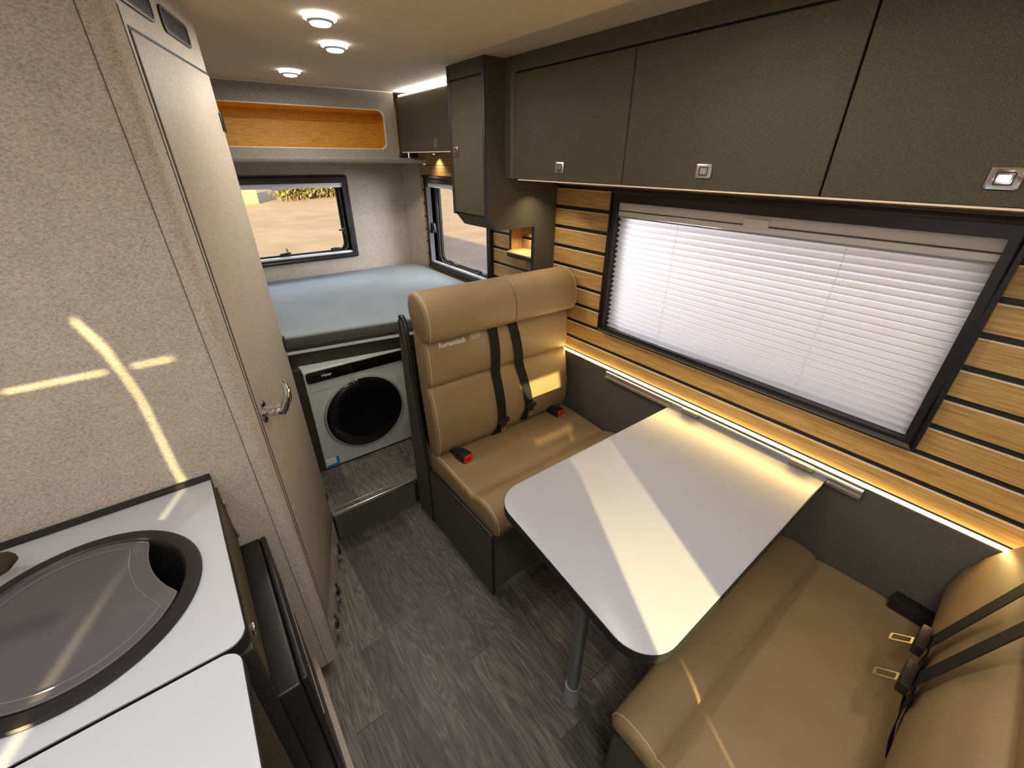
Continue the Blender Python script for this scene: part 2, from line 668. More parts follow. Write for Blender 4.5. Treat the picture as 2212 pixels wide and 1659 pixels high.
def inset(pts, d):
    n = len(pts)
    area_ = sum(pts[i][0] * pts[(i + 1) % n][1] - pts[(i + 1) % n][0] * pts[i][1] for i in range(n))
    sg = 1 if area_ > 0 else -1
    out = []
    for i in range(n):
        a, b = Vector(pts[i - 1]), Vector(pts[(i + 1) % n])
        t = (b - a)
        if t.length < 1e-9:
            out.append(pts[i])
            continue
        t.normalize()
        nn = Vector((-t.y, t.x)) * sg
        out.append((pts[i][0] + nn.x * d, pts[i][1] + nn.y * d))
    return out


def cushion(mb, prof, x0, x1, r, m, rl=None, rr=None):
    """loft a (y,z) profile along X with softly rounded ends"""
    rl = r if rl is None else rl
    rr = r if rr is None else rr
    rings = []
    steps = [(0.0, 1.0), (0.08, 0.62), (0.3, 0.28), (0.62, 0.07), (1.0, 0.0)]
    for s, k in steps:
        rings.append([(x0 + s * rl, p[0], p[1]) for p in inset(prof, k * rl)])
    xm = (x0 + x1) / 2
    rings.append([(xm, p[0], p[1]) for p in prof])
    for s, k in reversed(steps):
        rings.append([(x1 - s * rr, p[0], p[1]) for p in inset(prof, k * rr)])
    mb.loops(rings, m)


def text_mesh(name, s, size, m, fn, parent, ext=0.0006, shear=0.0, label=None):
    cu = bpy.data.curves.new(name, 'FONT')
    cu.body = s
    cu.size = size
    cu.extrude = ext
    cu.offset = size * .012
    cu.shear = shear
    ob = bpy.data.objects.new(name, cu)
    COL.objects.link(ob)
    dg = bpy.context.evaluated_depsgraph_get()
    me = bpy.data.meshes.new_from_object(ob.evaluated_get(dg))
    bpy.data.objects.remove(ob)
    bpy.data.curves.remove(cu)
    base = Vector((0, 0, 0))
    q = parent
    while q is not None:
        base += Vector(q.location)
        q = q.parent
    for v in me.vertices:
        v.co = Vector(fn(v.co)) - base
    me.materials.clear()
    me.materials.append(m)
    me.name = name
    o = bpy.data.objects.new(name, me)
    COL.objects.link(o)
    o.parent = parent
    if label:
        o['label'] = label
    return o


# ================================================================== setting
XR, YR, ZC = 1.472, 3.15, 1.937     # right wall, rear wall, ceiling
XL, YF = -0.95, -0.90               # left wall, front wall
GROUND = -0.72

mb = MB().box(XL - .03, YF - .03, -0.04, XR + .03, YR + .03, 0.0, M_FLOOR)
struct(mb.build('floor'))

mb = MB()
mb.plate([(XL - .03, YF - .03), (XR + .03, YF - .03), (XR + .03, YR + .03), (XL - .03, YR + .03)],
         [[(-.28, -.53), (.18, -.53), (.18, -.07), (-.28, -.07)]], 'z', ZC, ZC + .035, M_CEIL)
struct(mb.build('ceiling'))

# window openings
W1 = (0.075, 1.236, 0.900, 1.503)     # large side window  (Y0,Y1,Z0,Z1)
W2 = (2.112, 2.900, 0.900, 1.505)     # side window by the bed
W3 = (0.15, 1.006, 0.985, 1.505)      # rear window (X0,X1,Z0,Z1)


def hole(w, k=.035):
    return [(w[0] + k, w[2] + k), (w[1] - k, w[2] + k), (w[1] - k, w[3] - k), (w[0] + k, w[3] - k)]


# right wall: black backing sheet with bamboo boards between narrow grooves
mb = MB()
mb.plate([(YF, 0), (YR, 0), (YR, ZC), (YF, ZC)], [hole(W1), hole(W2)], 'x', XR + .006, XR + .034, M_BLACK)
gz = [1.494 - .0863 * k for k in range(9)]
rows = [(1.5023, 1.56)] + [(gz[k + 1] + .0082, gz[k] - .0082) for k in range(8)] + [(0.736, gz[8] - .0082)]


def board(y0, y1, z0, z1):
    mb.box(XR, y0, z0, XR + .006, y1, z1, M_OAK)
    mb.box(XR - .0006, y0, z1 - .0028, XR + .005, y1, z1 + .0004, M_EDGE)  # pale strip paints the highlight caught along the board's top edge


for z0, z1 in rows:
    segs = [(YF, 3.0)]
    for w in (W1, W2):
        if z1 > w[2] + .02 and z0 < w[3] - .02:
            ns = []
            for a, b in segs:
                if w[0] + .02 > a and w[1] - .02 < b:
                    ns += [(a, w[0] + .02), (w[1] - .02, b)]
                else:
                    ns.append((a, b))
            segs = ns
    for a, b in segs:
        board(a, b, z0, z1)
mb.box(XR, YF, 1.565, XR + .006, 3.0, ZC, M_OAK)
struct(mb.build('wall_right'))

# grey-brown lower side panel
mb = MB()
mb.box(1.450, YF, 0.0, XR + .005, 1.60, 0.7235, M_PANEL, bev=.002)
struct(mb.build('trim_1'))

# rear wall
mb = MB()
mb.plate([(XL, 0), (XR, 0), (XR, ZC), (XL, ZC)], [hole(W3)], 'y', YR, YR + .03, M_FELT)
struct(mb.build('wall_rear'))
# felt strip that wraps the rear right corner
pts = [(1.400, 3.150), (1.418, 3.118), (1.438, 3.075), (1.456, 3.02), (1.466, 2.978), (1.474, 2.978), (1.474, 3.16), (1.40, 3.16)]
mb = MB().prism(pts, 'z', 0.80, 1.60, M_FELT)
struct(mb.build('trim_2'))

# left wall with unseen kitchen window opening for the fill lamp and a narrow door gap
slit = [(-.66, 1.080), (-.562, 1.178), (-.492, 1.248), (-.466, 1.32), (-.461, 1.51), (-.446, 1.575), (-.425, 1.64), (-.375, 1.695),
        (-.350, 1.672), (-.390, 1.615), (-.413, 1.56), (-.427, 1.50), (-.430, 1.32), (-.440, 1.232), (-.508, 1.160), (-.606, 1.062)]
mb = MB()
mb.plate([(YF, 0), (YR, 0), (YR, ZC), (YF, ZC)], [slit, [(-.600, 1.6215), (-.452, 1.5862), (-.452, 1.5925), (-.600, 1.6280)], [(-.396, 1.5728), (-.105, 1.5033), (-.105, 1.5096), (-.396, 1.5790)], [(-.08, 1.2), (.80, 1.2), (.80, 1.62), (-.08, 1.62)]], 'x', XL - .012, XL, M_FELT)  # two thin slits added so the sun draws the horizontal reflection streak
struct(mb.build('wall_left'))
mb = MB().box(XL - .010, -.09, 1.19, XL - .006, .81, 1.63, M_BLIND)  # closed blind added over the unseen window to keep direct sun out
struct(mb.build('added_kitchen_blind'))
# raised frame added round the unseen roof hatch, keeps the low sun out
mb = MB()
mb.plate([(-.32, -.57), (.22, -.57), (.22, -.03), (-.32, -.03)], [[(-.28, -.53), (.18, -.53), (.18, -.07), (-.28, -.07)]], 'z', ZC + .035, ZC + .16, M_PWHITE)
struct(mb.build('added_hatch_frame'))
# front wall with the opening that lets in the low sun
mb = MB()
sun_open = [(-.047, .930), (.155, .930), (.155, .58), (.168, .58), (.168, .930), (.196, .930), (.152, 1.198), (-.098, 1.198), (-.03, 1.09)]
mb.plate([(XL, 0), (XR, 0), (XR, ZC), (XL, ZC)], [sun_open], 'y', YF - .012, YF, M_FELT)
struct(mb.build('wall_front'))

# ------------------------------------------------------------------ washroom cabin (middle left)
DV = Vector((.313, .950))


def wbase(z):
    t = z / ZC
    return Vector((.213 + (.195 - .213) * t, 1.62 + (1.655 - 1.62) * t))


def Wp(u, n, z):
    b = wbase(z)
    return (b.x + DV.x * u + DV.y * n, b.y + DV.y * u - DV.x * n, z)


def wcorner(z):
    b = wbase(z)
    u = (1.083 - b.y) / DV.y
    return (b.x + DV.x * u, 1.083)


def cabin_ring(z, part):
    b = wbase(z)
    if part == 'felt':
        c = wcorner(z)
        us = -.530
        s = (b.x + DV.x * us, b.y + DV.y * us)
        pts = [(XL, 1.083), c, s, (s[0] - .03, s[1] + .01), (XL, 1.12)]
        rp = roundpoly(pts, [0, .030, 0, 0, 0], 8)
        return [(p[0], p[1], z) for p in rp]
    us = -.528
    s = (b.x + DV.x * us, b.y + DV.y * us)
    pts = [s, (b.x, b.y), (b.x - .04, b.y + .03), (s[0] - .04, s[1] + .02)]
    rp = roundpoly(pts, [0, .008, 0, 0], 3)
    return [(p[0], p[1], z) for p in rp]


mb = MB().loops([cabin_ring(0, 'felt'), cabin_ring(ZC, 'felt')], M_FELT)
# pressed seam line just round the corner
mb.tube([(wcorner(0)[0] - .032, 1.0822, 0), (wcorner(ZC)[0] - .032, 1.0822, ZC)], .0008, M_PANEL, seg=6)
struct(mb.build('wall_center'))
mb = MB().loops([cabin_ring(0, 'lam'), cabin_ring(ZC, 'lam')], M_LAM)
mb2 = MB().box(XL, 1.72, 0, .12, 1.74, ZC, M_LAM)
struct(mb.build('wall_washroom'))
struct(mb2.build('wall_washroom_rear'))

# door leaf, set a hair proud of its frame with a dark gap around it
door = bpy.data.objects.new('door_1', None)
door.location = (0, 0, 0)
COL.objects.link(door)
struct(door)
mb = MB()
mb.box(-.512, -.001, .160, -.012, .0008, 1.806, M_RUB)
mb.map(lambda c: Wp(c.x, c.y, c.z)).build('door_gap', door)
mb = MB()
mb.box(-.509, -.001, .164, -.006, .0030, 1.799, M_LAM, bev=.001)
mb.map(lambda c: Wp(c.x, c.y, c.z)).build('door_leaf', door)
# thin line of the frame beside the leaf
mb = MB()
mb.box(-.530, -.001, 0.0, -.5275, .0010, 1.83, M_RUB)
mb.map(lambda c: Wp(c.x, c.y, c.z)).build('frame_line', door)
for z in (1.69, 1.005, .285):
    mb = MB()
    mb.box(-.030, .002, z - .024, .004, .0075, z + .024, M_BPLAS, bev=.002)
    mb.tube([Wp(.004, .004, z - .026), Wp(.004, .004, z + .026)], .0055, M_BPLAS)
    # the knuckle is already in world space, so map only the leaf box
    for v in mb.bm.verts:
        pass
    mb.bm.free()
    mb = MB()
    mb.box(-.020, .002, z - .023, .003, .006, z + .023, M_BPLAS, bev=.0015)
    mb.map(lambda c: Wp(c.x, c.y, c.z))
    mb.tube([Wp(.003, .003, z - .025), Wp(.003, .003, z + .025)], .0050, M_CHROME, seg=10)
    mb.build('hinge', door)
# lever handle
h = MB()
HS = 1.25
n3 = Vector((DV.y, -DV.x, 0))
hc = Vector(Wp(-.480, .003, .992))
h.lathe([(.0, 0), (.030, 0), (.031, .003), (.026, .006), (.010, .007)], hc, n3, M_CHROME, seg=28)
h.lathe([(.0145, .006), (.0155, .024), (.0158, .026), (.0145, .027), (.0162, .029), (.0168, .045), (.015, .052), (0, .054)], hc, n3, M_CHROME, seg=24)

up = Vector((0, 0, 1))
dv3 = Vector((DV.x, DV.y, 0))
p0 = hc + n3 * .046
h.tube([p0 - up * .004, p0 + up * .010 + n3 * .008, p0 + up * .032 + n3 * .020, p0 + up * .056 + n3 * .024 + dv3 * .001, p0 + up * .078 + n3 * .020 + dv3 * .002, p0 + up * .088 + n3 * .015],
       [.017, .0175, .0165, .0140, .0105, .006], M_CHROME, seg=14, flat=.7)
h.build('door_handle', door, label='chrome lever turned upright')

# round chrome locks along the foot of the cabin
for i, (u, z) in enumerate(((-.108, .045), (-.328, .055), (-.468, .055))):
    t = MB()
    c = Vector(Wp(u, 0, z))
    t.lathe([(.0, 0), (.034, 0), (.0355, .008), (.031, .014), (.026, .012), (.025, .005), (.0, .005)], c, n3, M_CHROME, seg=32)
    root = thing('floor_vent_ring', tuple(Wp(u, 0, 0)), ['round chrome vent at the cabin foot, farthest one, next to the step',
                 'round chrome vent at the cabin foot, middle of the three', 'round chrome vent at the cabin foot, nearest one, by the fabric corner'][i], 'vent', 'chrome vents along the cabin foot')
    t.build('rim', root)
    t = MB()
    t.lathe([(.0, .005), (.023, .005), (.021, .012), (.010, .018), (.0, .020)], c, n3, M_BPLAS, seg=24)
    t.build('core', root)
    t = MB()
    t.tube([c + n3 * .016 - up * .018, c + n3 * .023, c + n3 * .016 + up * .018], .0042, M_CHROME, seg=8)
    t.build('pull', root)

# slatted vents above the door
for (u0, u1, lab) in ((-.295, -.105, 'black slatted air vent above the washroom door, nearer the far corner'), (-.520, -.345, 'black slatted air vent above the washroom door, cut by the top of the picture')):
    zc = 1.864
    root = thing('air_vent', tuple(Wp((u0 + u1) / 2, 0, zc)), lab, 'vent', 'vents above the washroom door')
    mb = MB()
    o_ = rrect(u0, zc - .024, u1, zc + .024, .016)
    i_ = rrect(u0 + .007, zc - .018, u1 - .007, zc + .018, .011)
    mb.plate(o_, [i_], 'y', -.001, .004, M_BPLAS)
    mb.map(lambda c: Wp(c.x, c.y, c.z)).build('vent_frame', root)
    mb = MB()
    mb.plate(i_, [], 'y', -.0005, .0008, M_RUB)
    for k in range(8):
        zz = zc - .0155 + k * .0044
        mb.box(u0 + .008, .001, zz, u1 - .008, .003, zz + .0018, M_BPLAS)
    mb.map(lambda c: Wp(c.x, c.y, c.z)).build('louvres', root)


# ------------------------------------------------------------------ windows
def window(name, w, P, latches, rails=True, topw=.045, sidew=.034, botw=.030, depth=.026, pane=True):
    u0, u1, v0, v1 = w
    root = bpy.data.objects.new(name, None)
    root.location = (0, 0, 0)
    COL.objects.link(root)
    struct(root)
    mb = MB()
    inner = rrect(u0 + sidew, v0 + botw, u1 - sidew, v1 - topw, .004, 2)
    mb.plate(rrect(u0, v0, u1, v1, .012, 4), [inner], 'y', -.002, depth, M_BPLAS)
    # rounded outer moulding
    mb.tube([(u0 + .012, depth - .004, v0 + .012), (u1 - .012, depth - .004, v0 + .012), (u1 - .012, depth - .004, v1 - .012), (u0 + .012, depth - .004, v1 - .012)], .011, M_BPLAS, seg=8, closed=True)
    # deep reveal to the outside skin
    mb.plate(rrect(u0 + sidew - .002, v0 + botw - .002, u1 - sidew + .002, v1 - topw + .002, .006, 2), [rrect(u0 + sidew + .001, v0 + botw + .001, u1 - sidew - .001, v1 - topw - .001, .006, 2)], 'y', -.062, .002, M_BPLAS)
    mb.map(P).build('window_frame', root)
    if pane:
        mb = MB()
        a, b, c, d = u0 + sidew, u1 - sidew, v0 + botw, v1 - topw
        mb.plate(rrect(a - .005, c - .005, b + .005, d + .005, .02, 4), [rrect(a + .030, c + .016, b - .030, d - .002, .050, 6)], 'y', -.066, -.050, M_RUB)
        mb.plate(rrect(a + .006, c + .004, b - .006, d - .002, .045, 6), [rrect(a + .010, c + .0070, b - .010, d - .004, .043, 6)], 'y', -.050, -.044, M_GREYP)
        mb.map(P).build('seal', root)
        mb = MB()
        mb.plate(rrect(a + .010, c + .006, b - .010, d, .04, 6), [], 'y', -.063, -.058, M_PANE)
        mb.map(P).build('pane', root)
    if rails:
        mb = MB()
        mb.box(u0 + sidew - .001, -.006, v0 + botw, u1 - sidew + .001, .014, v0 + botw + .013, M_PWHITE, bev=.002)
        mb.map(P).build('blind_rail', root, label='white bottom rail')
        mb = MB()
        mb.box(u0 + sidew - .001, -.006, v1 - topw - .028, u1 - sidew + .001, .012, v1 - topw, M_PWHITE, bev=.003)
        mb.box(u0 + sidew - .001, .008, v1 - topw - .016, u1 - sidew + .001, .014, v1 - topw - .012, M_PWHITE)
        um = (u0 + u1) / 2
        mb.prism(rrect(um - .035, v1 - topw - .036, um + .035, v1 - topw - .010, .009), 'y', .010, .018, M_PWHITE, bev=.002)
        mb.map(P).build('blind_rail', root, label='white top rail with the rolled-up blind')
    for (lu, lv, ang) in latches:
        mb = MB()
        ca, sa = math.cos(ang), math.sin(ang)

        def T(x, y, lu=lu, lv=lv, ca=ca, sa=sa):
            return (lu + x * ca - y * sa, lv + x * sa + y * ca)
        pts = [T(-.014, -.008), T(.016, -.009), T(.050, -.005), T(.056, 0), T(.050, .006), T(.016, .010), T(-.014, .009)]
        mb.prism(pts, 'y', -.012, .002, M_BPLAS, bev=.002)
        mb.lathe([(.009, 0), (.010, .006), (.006, .010), (0, .010)], (T(0, 0)[0], .002, T(0, 0)[1]), (0, 1, 0), M_BPLAS, seg=12)
        mb.tube([(T(0, 0)[0], -.006, T(0, 0)[1]), (T(0, -.024)[0], -.048, T(0, -.024)[1])], .006, M_BPLAS, seg=8)
        mb.lathe([(.003, 0), (.003, .002), (0, .002)], (T(0, 0)[0], .0115, T(0, 0)[1]), (0, 1, 0), M_CHROME, seg=8)
        mb.map(P).build('window_catch', root)
    return root


PR = lambda c: (XR - c.y, c.x, c.z)
PB = lambda c: (c.x, YR - c.y, c.z)
window('window_1', W1, PR, [], rails=False, topw=.050, sidew=.033, botw=.028, depth=.032)
window('window_2', W2, PR, [(2.27, .965, .1), (2.62, .965, .1), (2.845, 1.15, 1.5)])
window('window_3', W3, PB, [(.845, 1.045, 0.05), (.56, 1.045, math.pi + .0), (.945, 1.165, -1.35)])

# pleated blind in the large window
root = thing('pleated_blind', (XR, .655, 1.18), 'white pleated blind pulled up shut in the large side window', 'blind')
mb = MB()
a, b = W1[0] + .031, W1[1] - .031
v0, v1 = W1[2] + .030, W1[3] - .050
mb.box(a, -.012, v1 - .032, b, .012, v1, M_PWHITE, bev=.003)
mb.box(a, .006, v1 - .034, b, .0125, v1 - .030, M_PANEL)
mb.box(a, .004, v1 - .052, b, .013, v1 - .0345, M_PWHITE, bev=.002)
mb.box(a, .000, v1 - .058, b, .011, v1 - .053, M_GREYP)
mb.map(PR).build('top_rail', root, label='white aluminium head rail')
mb = MB()
um = .655
mb.prism(roundpoly([(um - .045, v1 - .012), (um - .040, v1 - .036), (um - .012, v1 - .043), (um, v1 - .038), (um + .012, v1 - .043), (um + .036, v1 - .036), (um + .040, v1 - .012)], .005, 3), 'y', .012, .020, M_PWHITE, bev=.002)
mb.map(PR).build('grip', root)
mb = MB()
NP = 22
zt = v1 - .056
rings = []
for k in range(2 * NP + 1):
    z = zt - (zt - v0) * k / (2 * NP)
    d = .009 if k % 2 == 0 else -.008
    rings.append([(a, d, z), (b, d, z)])
mb.loops(rings, M_BLIND, closed=False, cap=False)
mb.map(PR).build('pleated_fabric', root, smooth=5)
for yy in (.93, .40):
    mb = MB()
    mb.tube([(yy, .0035, zt), (yy, .0035, v0)], .0009, M_PWHITE, seg=6)
    mb.map(PR).build('pull_cord', root)

# ------------------------------------------------------------------ rear soffit with the wooden cubby


def sy(x):
    return 2.812 - .096 * (x - .334)


def soff(c):          # local (x, depth behind the front face, z)
    return (c.x, sy(c.x) + c.y, c.z)


root = thing('rear_overhead_shelf', (.5, 2.8, 1.937), 'long grey overhead box above the rear window with a wood-lined open cubby', 'shelf')
mb = MB()
cub = rrect(-.30, 1.651, 1.147, 1.845, .035, 6)
mb.plate([(-.9, 1.606), (1.215, 1.606), (1.215, 1.9365), (-.9, 1.9365)], [cub], 'y', 0, .012, M_SOFF)
mb.map(soff).build('front_panel', root)
mb = MB()
mb.plate(rrect(-.3025, 1.6485, 1.1495, 1.8475, .036, 6), [rrect(-.2985, 1.6525, 1.1455, 1.8435, .035, 6)], 'y', -.0012, .013, M_EDGE)
mb.map(soff).build('opening_edge', root, label='pale rim of the opening')
mb = MB()
mb.box(-.35, .30, 1.62, 1.222, .31, 1.87, M_OAKX)
mb.box(-.35, .0125, 1.640, 1.222, .30, 1.650, M_OAKX)
mb.box(-.35, .0125, 1.8465, 1.222, .30, 1.8565, M_OAKX)
mb.box(1.222, .0125, 1.62, 1.226, .31, 1.87, M_OAKX)
mb.map(soff).build('lining', root, label='bamboo lining')
mb = MB()
prof = [(.0, 1.606), (-.004, 1.600), (-.002, 1.590), (.006, 1.580), (.018, 1.576), (.33, 1.576), (.33, 1.606)]
mb.prism([(p[0], p[1]) for p in prof], 'x', -.9, 1.385, M_SOFF)
for v in mb.bm.verts:
    pass
mb.map(lambda c: (c.x, min(sy(c.x) + c.y, 3.148), c.z)).build('lower_lip', root)
mb = MB()
mb.box(-.9, -.003, 1.932, 1.215, .0, 1.9365, M_EDGE)
mb.map(soff).build('top_trim', root)

# rear overhead cupboard
root = thing('overhead_cupboard', (1.35, 2.3, 1.63), 'small dark cupboard over the bed, left of the tall dark cupboard', 'cupboard')
XD = 1.226
mb = MB()
mb.box(XD + .018, 1.872, 1.634, XR - .002, 2.722, 1.905, M_OLIVE)
mb.build('body', root)
mb = MB()
mb.box(XD, 1.872, 1.640, XD + .017, 2.718, 1.903, M_OLIVE, bev=.001)
dr = mb.build('door', root)
mb = MB()
mb.box(XD - .003, 2.255, 1.655, XD + .002, 2.295, 1.697, M_BRASS, bev=.002)
mb.box(XD - .005, 2.266, 1.667, XD - .002, 2.284, 1.685, M_BRASS, bev=.001)
mb.build('latch', dr)
mb = MB()
mb.box(XD - .001, 1.872, 1.632, XD + .02, 2.70, 1.6375, M_EDGE)
mb.build('bottom_trim', root, label='pale bottom edge')
root = thing('light_strip', (XD + .03, 2.3, 1.91), 'cool white light strip on top of the rear cupboard under the ceiling', 'light strip')
mb = MB()
mb.box(XD + .006, 1.872, 1.9055, XD + .05, 2.715, 1.912, M_ALU)
mb.build('profile', root)
mb = MB()
mb.box(XD + .012, 1.874, 1.9125, XD + .040, 2.712, 1.922, M_LEDC)
mb.build('diffuser', root)
area('rear_strip_light', (XD + .02, 2.29, 1.926), (-.5, 0, 1), .012, .80, 3.0, (.94, .98, 1.0)).data.shape = 'RECTANGLE'
bpy.data.objects['rear_strip_light'].rotation_euler = (math.radians(180), 0, 0)

# ------------------------------------------------------------------ main overhead cupboards
XM = 1.1695


def latch(parent, x, y, z, m, s=.0175):
    mb = MB()
    mb.prism(rrect(y - s * 1.25, z - s, y + s * 1.25, z + s, .004, 3), 'x', x - .004, x + .001, m, bev=.0008)
    o = mb.build('latch', parent)
    mb = MB()
    mb.plate(rrect(y - s * .72, z - s * .62, y + s * .72, z + s * .62, .003, 3), [rrect(y - s * .60, z - s * .48, y + s * .60, z + s * .48, .002, 3)], 'x', x - .0047, x - .003, M_BPLAS)
    mb.prism(rrect(y - s * .5, z - s * .38, y + s * .5, z + s * .38, .002, 3), 'x', x - .0065, x - .003, m, bev=.0008)
    # sub-part level is used up by the latch itself, so the button is merged into it
    me = bpy.data.meshes.new('tmp')
    base = Vector((0, 0, 0))
    q = parent
    while q is not None:
        base += Vector(q.location)
        q = q.parent
    bmesh.ops.translate(mb.bm, vec=-base, verts=mb.bm.verts)
    b2 = bmesh.new()
    b2.from_mesh(o.data)
    mb.bm.to_mesh(me)
    n0 = len(b2.faces)
    b2.from_mesh(me)
    b2.faces.ensure_lookup_table()
    for f in b2.faces[n0:]:
        f.material_index += 1
    b2.to_mesh(o.data)
    b2.free()
    mb.bm.free()
    bpy.data.meshes.remove(me)
    for mm in mb.mats:
        o.data.materials.append(mm)
    return o


root = thing('overhead_cupboard', (1.32, .5, 1.53), 'long dark olive overhead cupboard with flap doors above the large window', 'cupboard')
mb = MB()
mb.box(XM + .019, YF + .01, 1.531, XR - .001, 1.587, ZC - .001, M_OLIVE)
mb.box(XM, YF + .01, 1.8865, XM + .02, 1.587, ZC - .001, M_OLIVE)
mb.box(XM, 1.5225, 1.531, XM + .02, 1.587, 1.8867, M_OLIVE)
mb.box(XM + .015, YF + .01, 1.531, XM + .0192, 1.52, 1.8867, M_RUB)
mb.build('body', root)
mb = MB()
mb.box(XM + .001, YF + .01, 1.5265, XR - .002, 1.50, 1.5305, M_EDGE)
mb.build('bottom_edge', root, label='pale bottom board')
for (y0, y1, ly) in ((.9695, 1.5205, 1.253), (.4075, .9645, .693), (-.150, .4025, .130), (-.71, -.155, -.43)):
    mb = MB()
    mb.box(XM, y0, 1.5315, XM + .0165, y1, 1.8805, M_OLIVE, bev=.0012)
    d = mb.build('door', root)
    latch(d, XM, ly, 1.576, M_CHROME if ly < .2 else M_ALU)

# tall side cupboard with the panel that runs down behind the seat
root = thing('tall_cupboard', (1.27, 1.72, 1.4), 'tall narrow dark cupboard hanging beside the bed window, angled bottom edge', 'cupboard')
XT = 1.0755
prof = [(XT + .012, ZC - .001), (XT + .012, 1.376), (1.13, 1.326), (XR - .001, 1.326), (XR - .001, ZC - .001)]
mb = MB().prism(prof, 'y', 1.606, 1.862, M_OLIVE)
mb.build('body', root)
sp = [(XT, ZC - .001), (XT, 1.378), (1.128, 1.324), (1.340, 1.326), (1.340, .74), (XR - .001, .74), (XR - .001, ZC - .001)]
mb = MB().prism(sp, 'y', 1.588, 1.605, M_OLIVE)
mb.build('side_panel', root)
mb = MB()
e = .0022
mb.box(XT - e, 1.5875, 1.378, XT + .001, 1.6055, ZC - .002, M_BLACK)
mb.loops([[(XT - e, 1.5875, 1.378), (XT - e, 1.6055, 1.378), (XT + .001, 1.6055, 1.378), (XT + .001, 1.5875, 1.378)],
          [(1.1265, 1.5875, 1.3215), (1.1265, 1.6055, 1.3215), (1.129, 1.6055, 1.3245), (1.129, 1.5875, 1.3245)]], M_BLACK)
mb.box(1.3375, 1.5875, .74, 1.3402, 1.6055, 1.326, M_BLACK)
mb.box(XT - .001, 1.845, 1.376, XT + .013, 1.865, ZC - .002, M_BLACK)
mb.box(XT + .006, 1.606, 1.8795, XT + .013, 1.846, 1.886, M_RUB)
mb.build('edge_banding', root, label='black edges')
mb = MB()
mb.box(XT, 1.607, 1.886, XT + .013, 1.844, ZC - .002, M_OLIVE)
mb.build('top_filler', root)
mb = MB()
mb.box(XT - .001, 1.607, 1.386, XT + .0125, 1.844, 1.8785, M_OLIVE, bev=.001)
d = mb.build('door', root)
latch(d, XT - .001, 1.815, 1.63, M_BRASS)

# little wooden corner shelf behind the panel
root = thing('corner_shelf', (1.40, 1.72, 1.18), 'small lit wooden corner shelf between the dark panel and the bed window', 'shelf')
mb = MB()
mb.prism(roundpoly([(1.335, 1.607), (1.335, 1.80), (1.40, 1.835), (XR - .003, 1.835), (XR - .003, 1.607)], [0, .02, .02, 0, 0], 4), 'z', 1.178, 1.1835, M_OAK)
mb.prism(roundpoly([(1.334, 1.6065), (1.334, 1.801), (1.40, 1.836), (XR - .002, 1.836), (XR - .002, 1.6065)], [0, .02, .02, 0, 0], 4), 'z', 1.160, 1.178, M_BLACK)
mb.build('shelf_board', root)
mb = MB()
mb.box(1.395, 1.840, 1.155, XR - .002, 1.850, 1.3255, M_OAKZ)
mb.box(1.392, 1.838, 1.155, 1.396, 1.852, 1.3255, M_BLACK)
mb.build('back_board', root)

# ------------------------------------------------------------------ ceiling lamps
LAMPS = [(.469, 1.468, 'round ceiling spotlight nearest the camera'), (.598, 1.766, 'round ceiling spotlight, middle of the three in view'), (.594, 2.38, 'round ceiling spotlight farthest away, before the rear box')]
for i, (x, y, lab) in enumerate(LAMPS + [(.10, -.2, 'round ceiling spotlight above the front of the aisle'), (.62, -.3, 'round ceiling spotlight above the near bench'), (-.5, .35, 'round ceiling spotlight above the kitchen counter'), (.70, .55, 'round ceiling spotlight above the dining table')]):
    root = thing('ceiling_light', (x, y, ZC), lab, 'ceiling light', 'ceiling spotlights')
    mb = MB()
    mb.lathe([(.0, 0), (.040, 0), (.043, -.003), (.042, -.009), (.036, -.010), (0, -.010)], (x, y, ZC - .0005), (0, 0, 1), M_LEDC, seg=40)
    mb.build('halo_ring', root, label='glowing clear base')
    mb = MB()
    mb.lathe([(.027, -.009), (.0335, -.010), (.0345, -.013), (.0325, -.0165), (.0285, -.0175), (.026, -.013)], (x, y, ZC), (0, 0, 1), M_GREYP, seg=40, cap=False)
    mb.build('bezel', root)
    mb = MB()
    mb.lathe([(.0275, -.0105), (.0275, -.018), (.0245, -.0215), (.012, -.0235), (0, -.024)], (x, y, ZC), (0, 0, 1), M_LENS, seg=32)
    mb.build('lens', root)
    area('spot_light', (x, y, ZC - .027), (0, 0, -1), .05, .05, 3.4, (1.0, .95, .86), shape='DISK')

# ------------------------------------------------------------------ table light strip, rail, table
root = thing('light_strip', (1.455, .63, .73), 'long warm light strip along the side wall above the table edge', 'light strip')
mb = MB()
mb.box(1.4515, -.62, .7237, 1.471, 1.50, .7275, M_ALU)
mb.build('profile', root)
mb = MB()
mb.prism([(1.4530, .7277), (1.4655, .7277), (1.4655, .7330), (1.4560, .7330)], 'y', -.60, 1.50, M_LEDW)
mb.build('diffuser', root)
l = area('table_strip_light', (1.4500, .45, .7345), (-1, 0, .2), .008, 2.08, 3.4, (1.0, .68, .24))
l.rotation_euler = Matrix(((0, .0, 1), (0, 1, 0), (-1, 0, 0))).to_euler()
l.rotation_euler = Vector((-1, 0, .55)).to_track_quat('-Z', 'Y').to_euler()
l.data.size = .010
l.data.size_y = 2.08


def orient(o, d, along):
    """area light looking along d with its size_y running along the given axis"""
    z = -Vector(d).normalized()
    y = Vector(along)
    y = (y - z * y.dot(z)).normalized()
    x = y.cross(z)
    m = Matrix((x, y, z)).transposed()
    o.rotation_euler = m.to_euler()


orient(l, (-1, 0, .5), (0, 1, 0))
l = bpy.data.objects['rear_strip_light']
orient(l, (-.25, 0, 1), (0, 1, 0))

